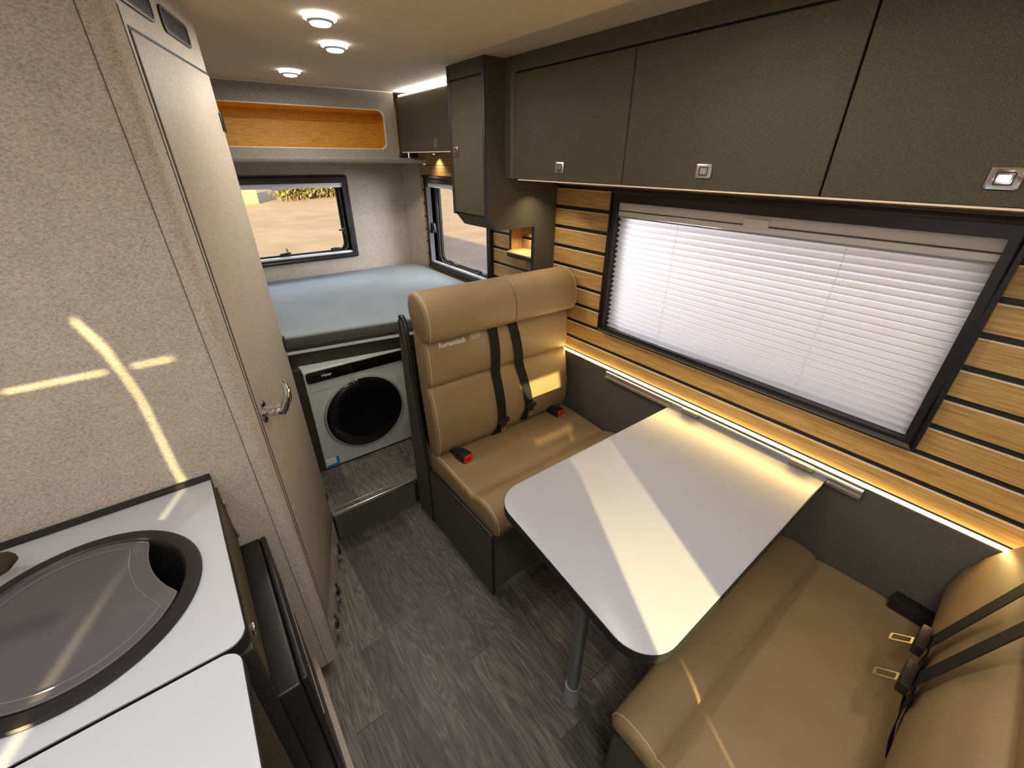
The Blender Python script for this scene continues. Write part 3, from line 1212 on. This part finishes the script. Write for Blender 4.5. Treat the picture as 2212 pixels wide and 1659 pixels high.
root = thing('wall_rail', (1.44, .64, .70), 'aluminium mounting rail for the table on the side panel', 'rail')
mb = MB()
mb.prism([(1.4495, .690), (1.4495, .7215), (1.436, .7215), (1.434, .716), (1.440, .713), (1.440, .700), (1.431, .697), (1.431, .690)], 'y', .130, 1.150, M_ALU)
mb.build('profile', root)
for y in (.705, .298):
    mb = MB()
    mb.box(1.424, y - .034, .7045, 1.4485, y + .034, .7235, M_BRASS, bev=.002)
    mb.build('hook', root)

root = thing('dining_table', (.62, .48, 0), 'white dining table with rounded corners and black edge on one leg', 'table')
tp = roundpoly([(1.447, .798), (1.447, .227), (.771, .217), (.500, .200), (.503, .300), (.545, .800)], [.004, .004, 0, .085, 0, .085], 10)
tp = roundpoly([(1.447, .798), (1.447, .222), (.498, .202), (.545, .802)], [.004, .004, .088, .095], 12)
mb = MB().prism(tp, 'z', .674, .7015, M_BLACK)
o = mb.build('tabletop_edge', root, label='black edge band')
mb = MB().prism(inset(tp, .0015), 'z', .700, .7032, M_WHITE, bev=.0008)
mb.build('tabletop', root)
mb = MB()
mb.tube([(.623, .478, .674), (.623, .478, .085)], [.0245, .0215], M_ALUD, seg=24, flat=.85)
mb.build('leg', root)
mb = MB()
mb.lathe([(.0, .0), (.028, .0), (.029, .006), (.025, .030), (.025, .070), (.0235, .090), (0, .090)], (.623, .478, 0), (0, 0, 1), M_GREYP, seg=24)
mb.build('foot', root)
mb = MB()
mb.box(.575, .41, .660, .68, .55, .6735, M_ALUD, bev=.003)
mb.build('leg_bracket', root)


# ------------------------------------------------------------------ benches
def seam_tube(mb, prof, x, lo=0, hi=None, r=.0011, m=M_STITCH):
    mb.tube([(x, p[0], p[1]) for p in prof[lo:hi]], r, m, seg=5)


def belt(parent, X, zt, zb, yf, sgn, idx, Xt=None, taut=False):
    """webbing strap lying on a backrest; yf(z) gives the surface Y"""
    root = parent
    Xt = X if Xt is None else Xt
    zs = [zb + (zt - zb) * k / 48 for k in range(49)]
    ys = [sgn * yf(z) + .006 + (.012 if taut and k == 0 else 0) for k, z in enumerate(zs)]

    def hull(z):
        if not taut:
            return yf(z) + sgn * .006
        best = -9.0
        for i in range(49):
            if zs[i] > z + 1e-9:
                break
            for j in range(i, 49):
                if zs[j] < z - 1e-9:
                    continue
                t = 0 if j == i else (z - zs[i]) / (zs[j] - zs[i])
                best = max(best, ys[i] + (ys[j] - ys[i]) * t)
        return sgn * best
    mb = MB()
    path = []
    for k in range(13):
        z = zt + (zb - zt) * k / 12
        x = Xt + (X - Xt) * k / 12
        y = hull(z)
        path.append((x, y, z))
    mb.strap(path, .047, .0022, M_WEB, (1, 0, 0))
    if taut:
        run = [(X, yf(zb) + sgn * .014, zb)]
        z = zb - .03
        while z > .44:
            run.append((X - .10 * (zb - z), yf(z) + sgn * .005, z))
            z -= .03
        run.append((X - .10 * (zb - .42), yf(.42) + sgn * .004, .418))
        mb.strap(run, .047, .0022, M_WEB, (1, 0, 0))
    # lower run that tucks between seat and back
    if not taut:
        pass
    if not taut:
      mb.strap([(X, yf(zb) + sgn * .010, zb), (X - .012, yf(zb - .04) + sgn * .010, zb - .04), (X - .03, yf(zb - .07) + sgn * .002, zb - .085)], .047, .0022, M_WEB, (1, 0, 0))
    b = mb.build('seat_belt', root)
    mb = MB()
    yy = yf(zb) + sgn * (.018 if taut else .010)
    f = 1.3 if taut else 1.0
    mb.box(X - .031 * f, min(yy, yy + sgn * .016 * f), zb - .012 * f, X + .031 * f, max(yy, yy + sgn * .016 * f), zb + .012 * f, M_BPLAS, bev=.005)
    mb.prism(roundpoly([(X - .020, zb - .010), (X + .020, zb - .010), (X + .012, zb - .034), (X - .012, zb - .034)], .003, 2), 'y', yy, yy + sgn * .010, M_BPLAS)
    mb.build('slider', b)
    mb = MB()
    if taut:
        mb.plate(rrect(X - .012, yy + .012, X + .012, yy + .056, .003, 3), [rrect(X - .0085, yy + .024, X + .0085, yy + .052, .002, 2)], 'z', zb - .001, zb + .001, M_BRASS)
        mb.map(lambda c: (c.x, c.y, c.z - (c.y - yy) * .75))
    else:
        mb.plate(rrect(X - .011, zb - .062, X + .011, zb - .032, .003, 3), [rrect(X - .006, zb - .054, X + .006, zb - .040, .002, 2)], 'y', yy + sgn * .002, yy + sgn * .0045, M_ALU)
    mb.build('tongue', b, label='metal tongue')


def buckle(parent, p, yaw, s=1.0):
    ca, sa = math.cos(yaw), math.sin(yaw)

    def T(c):
        return (p[0] + (c.x * ca - c.y * sa) * s, p[1] + (c.x * sa + c.y * ca) * s, p[2] + c.z * s)
    mb = MB()
    rings = []
    for (x, w, h0, h1) in ((0, .015, .004, .020), (.02, .020, .002, .026), (.045, .0215, .0, .029), (.068, .021, .0, .028)):
        rings.append([(x, -w, h0), (x, w, h0), (x, w * .85, h1), (x, -w * .85, h1)])
    mb.loops(rings, M_BPLAS, bev=.002)
    mb.strap([(-.035, 0, .004), (-.01, 0, .010), (.01, 0, .012)], .026, .004, M_WEB, (0, 1, 0))
    mb.map(T)
    b = mb.build('buckle', parent)
    mb = MB()
    mb.plate(rrect(-.0185, .002, .0185, .026, .002, 2), [rrect(-.012, .006, .012, .0135, .001, 2)], 'x', .0675, .0715, M_RED)
    mb.map(T)
    mb.build('release_button', b, label='red release button')


BX0, BX1 = .645, 1.424
bench = thing('dinette_bench', (1.04, 1.2, 0), 'tan upholstered double bench facing the camera, headrest and lettering on it', 'bench')
# base box
mb = MB()
mb.box(.646, .968, 0, 1.449, .984, .325, M_PANEL)
mb.box(.646, .984, 0, 1.449, 1.46, .318, M_PANEL)
mb.build('base', bench)
mb = MB()
sidep = roundpoly([(.950, 0), (1.470, 0), (1.470, .322), (.950, .338)], [0, 0, .0, .012], 4)
mb.prism(sidep, 'x', .632, .646, M_PANEL)
mb.build('side_panel', bench)
mb = MB()
mb.tube([(.6385, .951, 0), (.6385, .951, .326), (.6385, .956, .334), (.6385, .966, .338), (.6385, 1.47, .323)], .0068, M_BLACK, seg=8)
mb.build('edge_banding', bench, label='black edge')
mb = MB()
mb.box(.905, .964, .10, 1.02, .9685, .245, M_RUB, bev=.003)
mb.build('socket_recess', bench, label='dark opening in the base')
# tall curved side shield
mb = MB()
sh = roundpoly([(1.462, 0), (1.458, .30), (1.492, .55), (1.528, .80), (1.530, .97), (1.560, 1.040), (1.590, 1.02), (1.597, .9), (1.597, 0)], [0, .1, .2, .1, .04, .03, .02, 0, 0], 5)
mb.prism(sh, 'x', .626, .642, M_PANEL)
mb.build('side_shield', bench)
mb = MB()
fr = [(1.462, 0), (1.458, .30), (1.474, .42), (1.492, .55), (1.512, .69), (1.525, .80), (1.528, .90), (1.531, .97), (1.545, 1.026), (1.562, 1.039), (1.585, 1.032)]
mb.tube([(.636, p[0], p[1]) for p in fr], .0095, M_BLACK, seg=8)
mb.build('shield_edge', bench, label='black edge trim')

seatp = [(1.452, .330), (1.452, .420), (1.435, .436), (1.30, .434), (1.18, .428), (1.125, .424), (1.108, .418), (1.092, .427), (1.05, .443), (1.005, .446),
         (.965, .436), (.938, .412), (.928, .375), (.930, .345), (.945, .334), (.97, .330)]
mb = MB()
cushion(mb, seatp, BX0 - .002, BX1, .016, M_LEATH, rl=.014, rr=.020)
sc = mb.build('seat_cushion', bench, smooth=50)
mb = MB()
sp_ = inset(seatp, -.0004)
seam_tube(mb, sp_, BX0 + .010, 2, 15)
mb.build('piping', sc)

backp = [(1.405, .426), (1.386, .440), (1.374, .480), (1.368, .540), (1.371, .610), (1.384, .680), (1.399, .735), (1.404, .755), (1.418, .766), (1.404, .777),
         (1.396, .800), (1.394, .860), (1.402, .930), (1.414, .968), (1.440, .995), (1.466, 1.026), (1.490, 1.028), (1.504, 1.005), (1.502, .90), (1.492, .75), (1.472, .58), (1.454, .44), (1.440, .428)]
mb = MB()
cushion(mb, backp, BX0, BX1, .018, M_LEATH, rl=.016, rr=.030)
bc = mb.build('back_cushion', bench, smooth=50)
mb = MB()
seam_tube(mb, inset([q for k_, q in enumerate(backp) if k_ != 8], -.0004), BX0 + .015, 0, 15)
mb.build('piping', bc)


def yback(z):
    pts = [(p[1], p[0]) for p in backp[:14]]
    pts = [q for q in pts if abs(q[0] - .766) > .001]
    if z <= pts[0][0]:
        return pts[0][1]
    for (z0, y0), (z1, y1) in zip(pts[:-1], pts[1:]):
        if z <= z1:
            return y0 + (y1 - y0) * (z - z0) / max(1e-6, z1 - z0)
    return pts[-1][1]


headp = [(1.425, .968), (1.385, .972), (1.364, .990), (1.356, 1.030), (1.360, 1.080), (1.378, 1.122), (1.415, 1.150), (1.455, 1.160), (1.495, 1.152),
         (1.518, 1.122), (1.522, 1.075), (1.505, 1.035), (1.470, .995)]
headp = smoothloop(headp, 1)
for (x0, x1) in ((BX0 - .003, 1.0615), (1.0635, BX1 + .006)):
    mb = MB()
    cushion(mb, headp, x0, x1, .014, M_LEATH, rl=.016 if x0 < .8 else .005, rr=.024 if x1 > 1.2 else .005)
    hh = mb.build('headrest', bench, smooth=50)
    mb = MB()
    hp = inset(headp, -.0004)
    xx = x0 + .013 if x0 < .8 else x1 - .019
    seam_tube(mb, hp, xx, 2, 19)
    mb.build('piping', hh)
belt(bench, .987, .985, .515, yback, -1, 0, Xt=.966)
belt(bench, 1.150, .985, .545, yback, -1, 1, Xt=1.070)
buckle(bench, (.728, 1.365, .436), math.radians(-80), 1.25)
buckle(bench, (1.305, 1.395, .436), math.radians(-78), 1.2)


def onback(sx, x0, z0, tilt=0.0):
    def f(c):
        x = x0 + c.x
        z = z0 + c.y + c.x * tilt
        return (x, yback(z) - .0022 - c.z, z)
    return f


text_mesh('lettering', 'Romantisch', .0262, M_TEXT, onback(1, .708, .938), bench, label='off-white embroidered word')
mb = MB()
for k in range(6):
    x = .853 + k * .0085
    z = .9385
    mb.loops([[(x, yback(.94) - .0024, z), (x + .0022, yback(.94) - .0024, z), (x + .0022, yback(.94) - .0010, z), (x, yback(.94) - .0010, z)],
              [(x + .009, yback(.963) - .0024, z + .026), (x + .0112, yback(.963) - .0024, z + .026), (x + .0112, yback(.963) - .0010, z + .026), (x + .009, yback(.963) - .0010, z + .026)]], M_TEXT)
mb.build('slash_marks', bench, label='six off-white slanted strokes')

# ---- near bench (faces the far bench, lower right of the picture)
bench2 = thing('dinette_bench', (1.0, 0.0, 0), 'tan upholstered bench on the near side of the table, two black belts', 'bench')
mb = MB()
mb.box(.548, -.60, 0, 1.449, .246, .335, M_PANEL)
mb.build('base', bench2)
mb = MB()
sidep = roundpoly([(.262, 0), (-.60, 0), (-.60, .335), (.262, .335)], [0, 0, .0, .03], 5)
mb.prism(sidep, 'x', .532, .547, M_PANEL)
mb.build('side_panel', bench2)
mb = MB()
mb.tube([(.5395, .262, 0), (.5395, .262, .305), (.5395, .253, .325), (.5395, .232, .336), (.5395, -.60, .336)], .0078, M_BLACK, seg=8)
mb.build('edge_banding', bench2, label='black edge')
seat2 = [(-.30, .344), (-.30, .405), (-.14, .405), (.00, .406), (.10, .402), (.149, .399), (.158, .394), (.166, .404), (.19, .413), (.235, .416), (.272, .409), (.293, .392), (.302, .370), (.298, .352), (.284, .344)]
seat2m = seat2
mb = MB()


def seat_round(c):
    # soft outer front corner in plan
    x, y, z = c
    return (x, y, z)


cushion(mb, seat2, .520, 1.449, .022, M_LEATH, rl=.024, rr=.012)
# round the front left corner in plan
for v in mb.bm.verts:
    x, y = v.co.x, v.co.y
    k = max(0.0, 1 - (x - .520) / .16)
    if y > .12:
        v.co.y -= (k ** 2) * .030 * (y - .12) / .18
    if z_ := 0:
        pass
s2 = mb.build('seat_cushion', bench2, smooth=50)
mb = MB()
pp = []
for p in inset(seat2, -.0004)[13:2:-1]:
    x = .5385
    k = max(0.0, 1 - (x - .520) / .16)
    y = p[0]
    if y > .12:
        y -= (k ** 2) * .030 * (y - .12) / .18
    pp.append((x, y, p[1]))
mb.tube(pp, .0011, M_STITCH, seg=5)
mb.build('piping', s2)
def sh2(x):
    return .010 + .042 * (1.449 - x)


back2 = [(-.150, .405), (-.134, .420), (-.120, .480), (-.110, .560), (-.114, .630), (-.134, .700), (-.160, .755), (-.176, .785), (-.194, .797), (-.186, .810), (-.188, .850),
         (-.205, .930), (-.225, .985), (-.265, 1.02), (-.30, 1.00), (-.27, .80), (-.25, .6), (-.235, .42)]
mb = MB()
cushion(mb, list(reversed(back2)), .640, 1.449, .03, M_LEATH, rl=.03, rr=.02)
for v in mb.bm.verts:
    v.co.y -= sh2(v.co.x)
b2 = mb.build('back_cushion', bench2, smooth=50)


def yback2(z, x=None):
    pts = [(p[1], p[0]) for p in back2[:12] if abs(p[1] - .797) > .001]
    if z <= pts[0][0]:
        return pts[0][1]
    for (z0, y0), (z1, y1) in zip(pts[:-1], pts[1:]):
        if z <= z1:
            return y0 + (y1 - y0) * (z - z0) / max(1e-6, z1 - z0)
    return pts[-1][1]


belt(bench2, 1.10, .975, .635, lambda z: yback2(z) - sh2(1.13), 1, 0, Xt=1.20, taut=True)
belt(bench2, .985, .975, .625, lambda z: yback2(z) - sh2(1.0), 1, 1, Xt=1.05, taut=True)
mb = MB()
mb.prism(roundpoly([(1.402, -.150), (1.444, -.150), (1.446, -.045), (1.404, -.040)], .004, 2), 'z', .410, .452, M_BPLAS, bev=.003)
mb.strap([(1.42, -.145, .43), (1.425, -.17, .42), (1.43, -.20, .41)], .03, .006, M_WEB, (1, 0, 0))
mb.build('buckle', bench2)

# ------------------------------------------------------------------ bed, washing machine, step
bf = lambda x: 2.045 - .166 * (x - .2)
root = thing('bed_base', (.8, 2.5, .17), 'dark bed platform with a pale front edge, washing machine built in below', 'bed base')
mb = MB()
mb.prism([(.10, bf(.10) + .004), (1.47, bf(1.40) + .004), (1.47, 3.149), (.10, 3.149)], 'z', .802, .820, M_OLIVE)
mb.build('platform', root)
mb = MB()
mb.prism([(.10, bf(.10)), (.86, bf(.86)), (.86, bf(.86) + .02), (.10, bf(.10) + .02)], 'z', .798, .8115, M_PWHITE)
mb.build('front_trim', root, label='white front edge')
mb = MB()
mb.prism([(.12, bf(.12) + .012), (.875, bf(.875) + .012), (.875, bf(.875) + .03), (.12, bf(.12) + .03)], 'z', .7305, .7975, M_DK)
mb.build('header', root)
for xa, xb in ((.235, .284), (.792, .84)):
    mb = MB()
    mb.box(xa, 1.960, .170, xb, 1.985, .745, M_DK)
    mb.build('upright', root)
mb = MB()
mb.box(.818, 1.965, .170, .832, 2.5, .79, M_OLIVE)
mb.build('side_board', root)

root = thing('mattress', (.8, 2.6, .82), 'mattress in a blue-grey fitted sheet on the raised rear bed', 'mattress')
mb = MB()
mp_ = [(.12, bf(.12) - .002), (1.435, bf(1.40) - .002), (1.435, 3.02), (1.40, 3.12), (1.36, 3.143), (.12, 3.143)]
mb.prism(roundpoly(mp_, [.02, .05, .05, .04, .03, .02], 4), 'z', .866, .888, M_SHEET, bev=.010, seg=3)
mb.build('top_sheet', root)
mb = MB()
mb.prism(roundpoly([(.118, bf(.12) - .005), (1.437, bf(1.40) - .005), (1.437, 3.02), (1.405, 3.12), (1.363, 3.146), (.118, 3.146)], [.02, .05, .05, .04, .03, .02], 4), 'z', .8205, .876, M_SHEETS, bev=.006, seg=2)
mb.build('mattress_side', root, label='dark side band')
mb = MB()
mb.tube([(.12, bf(.12) - .0075, .838), (.85, bf(.85) - .0075, .838)], .0018, M_SHEETS, seg=6)
mb.build('piping', root)

wm = thing('washing_machine', (.537, 2.1, .168), 'front-loading washing machine with round black door under the bed', 'washing machine')
WY = 1.957
mb = MB()
mb.box(.287, WY, .172, .788, 2.42, .730, M_WM, bev=.006, seg=3)
mb.build('body', wm)
mb = MB()
mb.prism(rrect(.295, .668, .780, .722, .014), 'y', WY - .006, WY + .004, M_GLOSSB, bev=.002)
cp = mb.build('control_panel', wm)
text_mesh('lettering', 'Haier', .021, M_TEXT, lambda c: (.362 + c.x, WY - .0066 - c.z, .690 + c.y), cp, ext=.0003, label='small white maker name')
mb = MB()
mb.lathe([(.0165, 0), (.0165, .010), (.0145, .013), (0, .013)], (.494, WY - .005, .693), (0, -1, 0), M_GLOSSB, seg=24)
mb.build('program_knob', cp)
mb = MB()
mb.box(.300, WY - .0012, .6205, .470, WY + .001, .6220, M_GREYP)
mb.build('drawer_line', wm, label='thin line of the detergent drawer')
mb = MB()
dc = (.5345, WY, .437)
mb.lathe([(.186, -.001), (.2045, -.001), (.2065, .006), (.2045, .012), (.1985, .015), (.194, .012), (.192, .002)], dc, (0, -1, 0), M_GREYP, seg=72, cap=False)
dd = mb.build('door_ring', wm, label='grey rim')
mb = MB()
mb.lathe([(.194, .000), (.196, .012), (.190, .017), (.160, .022), (.130, .020), (.095, .012), (0, .006)], dc, (0, -1, 0), M_GLOSSB, seg=72)
mb.build('door_glass', dd, label='glossy black glass')
mb = MB()
mb.box(.296, WY - .0008, .178, .358, WY + .0006, .228, M_PAPER)
mb.box(.296, WY - .0013, .178, .358, WY + .0002, .192, M_BLUE)
mb.box(.344, WY - .0013, .192, .358, WY + .0002, .228, M_BLUE)
for k in range(3):
    mb.box(.303, WY - .0014, .200 + k * .007, .338 - k * .004, WY, .2015 + k * .007, M_GREYP)
mb.build('energy_label', wm, label='blue and white sticker')

root = thing('step', (.43, 1.78, 0), 'step with grey wood-look top and aluminium nosing before the washing machine', 'step')
mb = MB()
mb.prism([(.220, 1.622), (.655, 1.622), (.655, 1.66), (.812, 1.66), (.812, 1.954), (.235, 1.954)], 'z', .0, .166, M_PANEL)
mb.build('riser', root)
mb = MB()
mb.prism([(.214, 1.618), (.655, 1.618), (.655, 1.655), (.815, 1.655), (.815, 1.958), (.237, 1.958)], 'z', .1645, .1685, M_FLOOR)
mb.build('tread', root)
mb = MB()
mb.box(.215, 1.612, .153, .656, 1.624, .1705, M_ALU, bev=.002)
mb.box(.215, 1.648, .168, .656, 1.652, .170, M_ALU, bev=.0005)
mb.build('nosing', root, label='aluminium edge')
mb = MB()
mb.box(.615, 1.6165, .02, .645, 1.6215, .140, M_RUB)
mb.build('recess', root, label='black recess')

# ------------------------------------------------------------------ kitchen
CZ = .911
root = thing('kitchen_unit', (-.5, .83, 0), 'kitchen base unit with dark front, below the white counter', 'kitchen unit')
mb = MB()
mb.box(-.122, .600, .02, -.108, 1.081, .882, M_OLIVE)
mb.build('front_board', root)
mb = MB()
mb.box(XL + .002, .600, .02, -.124, 1.081, .05, M_OLIVE)
mb.build('bottom_board', root)
mb = MB()
mb.box(XL + .002, 1.066, .05, -.124, 1.081, .882, M_OLIVE)
mb.build('rear_board', root)
mb = MB()
mb.box(-.1075, .640, .715, -.092, 1.078, .880, M_OLIVE, bev=.001)
d = mb.build('drawer', root)
for (y, z) in ((1.035, .858), (1.058, .738), (.660, .838)):
    mb = MB()
    mb.box(-.093, y - .009, z - .009, -.084, y + .009, z + .009, M_CHROME, bev=.002)
    mb.build('push_button', d, label='small chrome button')
mb = MB()
mb.box(XL + .002, .585, .02, -.112, .5995, .880, M_OLIVE)
mb.build('end_panel', root)
mb = MB()
mb.box(-.1115, .584, .02, -.088, .5995, .882, M_BLACK, bev=.002)
mb.build('end_edge', root, label='black edge of the end panel')
mb = MB()
mb.box(-.100, .45, .0, -.0185, 1.081, .085, M_LAM, bev=.002)
mb.build('plinth', root, label='beige plinth board')

root = thing('refrigerator', (-.09, .83, .3), 'slim black appliance front standing proud below the counter', 'refrigerator')
mb = MB()
mb.box(-.107, .604, .090, -.048, 1.052, .700, M_BPLAS, bev=.006, seg=3)
mb.build('body', root)
mb = MB()
mb.box(-.0475, .608, .095, -.034, 1.048, .702, M_BPLAS, bev=.004, seg=3)
mb.build('door', root)
mb = MB()
mb.box(-.034, .64, .50, -.0325, 1.04, .505, M_GREYP)
mb.build('trim_line', root)
mb = MB()
mb.box(-.096, .655, .640, -.088, .672, .656, M_CHROME, bev=.002)
mb.build('lock', root, label='small chrome lock')

root = thing('kitchen_counter', (-.5, .83, .885), 'white kitchen counter top with black edge holding the round sink', 'counter')
cp_ = roundpoly([(XL + .001, .5835), (-.088, .5835), (-.096, 1.078), (XL + .001, 1.078)], [0, .030, .002, 0], 8)
mb = MB()
mb.plate(cp_, [circle(-.3175, .805, .165)], 'z', .884, .9085, M_BLACK)
mb.build('edge', root, label='black edge band')
mb = MB()
mb.plate(inset(cp_, .0018), [circle(-.3175, .805, .165)], 'z', .908, CZ, M_CTOP)
mb.build('worktop', root)
mb = MB()
mb.box(XL + .001, 1.070, CZ, -.0955, 1.0822, CZ + .014, M_BLACK, bev=.003)
mb.build('rear_strip', root, label='black sealing strip')
root = thing('counter_flap', (-.5, .28, .885), 'white fold-up counter extension in front of the sink counter', 'counter')
fp_ = roundpoly([(XL + .001, -.10), (-.105, -.10), (-.100, .5795), (XL + .001, .5795)], [0, .0, .028, 0], 8)
mb = MB().prism(fp_, 'z', .884, .9085, M_BLACK)
mb.build('edge', root, label='black edge band')
mb = MB().prism(inset(fp_, .0018), 'z', .908, CZ, M_CTOP)
mb.build('worktop', root)

sx, syc = -.3175, .805
root = thing('sink', (sx, syc, .8), 'round black sink with a smoked glass lid set in the white counter', 'sink')
mb = MB()
mb.lathe([(.1825, .0), (.1835, .003), (.181, .0075), (.172, .0095), (.160, .0085), (.1555, .004), (.154, -.004), (.150, -.03), (.140, -.10), (.115, -.135), (.04, -.142), (0, -.142)], (sx, syc, CZ), (0, 0, 1), M_SINK, seg=96, cap=False)
mb.build('bowl', root)
mb = MB()
mb.lathe([(.022, -.1405), (.022, -.137), (0, -.137)], (sx, syc, CZ), (0, 0, 1), M_CHROME, seg=24)
mb.build('drain', root)
# smoked glass lid with a concave finger cut-out at the right
sinkroot = root


def lidshape(r, cutr, cxo, cyo, rc=.012):
    pts = []
    n = 120
    c = Vector((sx + cxo, syc + cyo))
    on = []
    for k in range(n):
        a = 2 * math.pi * k / n
        p = Vector((sx + r * math.cos(a), syc + r * math.sin(a)))
        on.append((p - c).length > cutr)
    # start just after the cut
    st = next(k for k in range(n) if on[k] and not on[k - 1])
    k = st
    while on[k % n]:
        a = 2 * math.pi * k / n
        pts.append((sx + r * math.cos(a), syc + r * math.sin(a)))
        k += 1
        if k - st > n:
            break
    a0 = math.atan2(pts[-1][1] - c.y, pts[-1][0] - c.x)
    a1 = math.atan2(pts[0][1] - c.y, pts[0][0] - c.x)
    if a1 > a0:
        a1 -= 2 * math.pi
    if a0 - a1 < .2:
        a1 -= 2 * math.pi
    for j in range(1, 16):
        a = a0 + (a1 - a0) * j / 16
        pts.append((c.x + cutr * math.cos(a), c.y + cutr * math.sin(a)))
    return pts


lp = lidshape(.153, .223, .325, .076)
mb = MB().prism(lp, 'z', CZ + .001, CZ + .006, M_LID, bev=.0015)
lid = mb.build('lid', sinkroot, label='smoked glass lid with a concave cut-out')
mb = MB()
l2 = lidshape(.136, .252, .325, .076)
mb.tube([(p[0], p[1], CZ + .0062) for p in l2], .0011, M_LIDG, seg=6, closed=True)
mb.tube([(p[0], p[1], CZ + .0055) for p in inset(lp, .0008)], .0009, M_LIDG, seg=6, closed=True)
mb.build('pressed_groove', lid)

root = thing('tap', (-.60, .99, CZ), 'dark bronze folding tap reaching in at the left edge', 'tap')
mb = MB()
mb.lathe([(.026, 0), (.026, .006), (.018, .012), (.016, .055), (.018, .065), (.018, .095), (0, .098)], (-.60, .99, CZ + .0008), (0, 0, 1), M_BRONZE, seg=24)
mb.build('base', root)
mb = MB()
mb.loops([[(-.60, .975, .985), (-.60, 1.005, .985), (-.60, 1.005, 1.005), (-.60, .975, 1.005)],
          [(-.45, .915, .985), (-.445, .95, .985), (-.445, .95, 1.004), (-.45, .915, 1.004)],
          [(-.392, .882, .984), (-.380, .925, .984), (-.380, .925, 1.002), (-.392, .882, 1.002)],
          [(-.378, .888, .986), (-.370, .914, .986), (-.370, .914, 1.0), (-.378, .888, 1.0)]], M_BRONZE, bev=.003)
mb.build('spout', root)

# ------------------------------------------------------------------ small recessed spots
SP = [(1.385, 2.74, 1.575, 'tiny recessed spot under the rear box corner'), (1.435, 2.70, 1.631, 'tiny recessed spot under the rear cupboard'), (1.30, 1.50, 1.526, 'tiny recessed spot under the long cupboard beside the dark panel'), (1.41, 1.72, 1.3255, 'tiny recessed spot above the corner shelf')]
for i, (x, y, z, lab) in enumerate(SP):
    mb = MB()
    mb.lathe([(.011, 0), (.011, -.002), (.0085, -.003), (0, -.003)], (x, y, z), (0, 0, 1), M_CHROME, seg=20)
    root = thing('recessed_spot', (x, y, z), lab, 'spotlight', 'recessed spots')
    mb.build('rim', root)
    mb = MB()
    mb.lathe([(.007, -.0029), (.006, -.0040), (0, -.0042)], (x, y, z), (0, 0, 1), M_SPOT, seg=16)
    mb.build('lens', root)
    area('recessed_spot_light', (x, y, z - .006), (0, 0, -1), .012, .012, (.8, .3, .5, .5)[i], (1.0, .86, .62), shape='DISK', spread=110)

# ------------------------------------------------------------------ outside
mb = MB()
mb.box(-60, -40, GROUND - .3, 80, 90, GROUND, M_GROUND)
o = mb.build('yard_ground')
struct(o)
mb = MB()
mb.box(1.0, 29.6, GROUND, 4.35, 30.2, 2.4, M_WALLX, bev=.03)
tag(mb.build('yard_wall'), 'sunlit yellow wall at the left end of the hedge outside', 'wall')
# hedge: stems plus many leaves, one object
random.seed(3)
mb = MB()
bm = mb.bm
mi_s, mi_l = mb.mi(M_STEM), mb.mi(M_LEAF)


def hline(t):
    return (5.9 + 8 * t, 30.8 + 5.1 * t)


for k in range(150):
    t = k / 150
    x, y = hline(t)
    x += random.uniform(-.3, .3)
    y += random.uniform(-.3, .3)
    tip = (x + random.uniform(-.5, .5), y + random.uniform(-.2, .2), GROUND + random.uniform(1.2, 2.0))
    mb.tube([(x, y, GROUND), ((x + tip[0]) / 2 + random.uniform(-.1, .1), y, (GROUND + tip[2]) / 2), tip], [.05, .04, .02], M_STEM, seg=5)
for k in range(8500):
    t = random.random()
    x, y = hline(t)
    zz = GROUND + random.uniform(.15, 2.4)
    c = Vector((x + random.gauss(0, .3), y + random.gauss(0, .35), zz))
    s = random.uniform(.08, .2)
    a = Vector((random.uniform(-1, 1), random.uniform(-1, 1), random.uniform(-1, 1))).normalized()
    b = a.orthogonal().normalized()
    c2 = a.cross(b)
    f = bm.faces.new([bm.verts.new(c + b * s), bm.verts.new(c + c2 * s * .5), bm.verts.new(c - b * s), bm.verts.new(c - c2 * s * .5)])
    f.material_index = mi_l
o = mb.build('hedge')
o['kind'] = 'stuff'
tag(o, 'leafy green and brown hedge at the far side of the yard', 'hedge')
# outer skin and cab of the vehicle: they only cast the shadow on the yard
mb = MB()
mb.box(XL - .06, YF - 1.6, GROUND + .35, XR + .03, YF - .6, .45, M_BODY, bev=.1)
mb.prism([(YF - 1.7, .2), (YF - .9, .2), (YF - .9, .45), (YF - 1.3, .5), (YF - 1.6, .4)], 'x', XL, XR, M_BODY)
mb.build('van_cab_shell')
tag(bpy.data.objects['van_cab_shell'], 'white bonnet of the vehicle outside in front of the cabin', 'vehicle part')
mb = MB()
mb.box(XL - .03, YF - .03, GROUND + .35, XR + .03, YR + .03, -.045, M_BODY)
struct(mb.build('trim_3'))
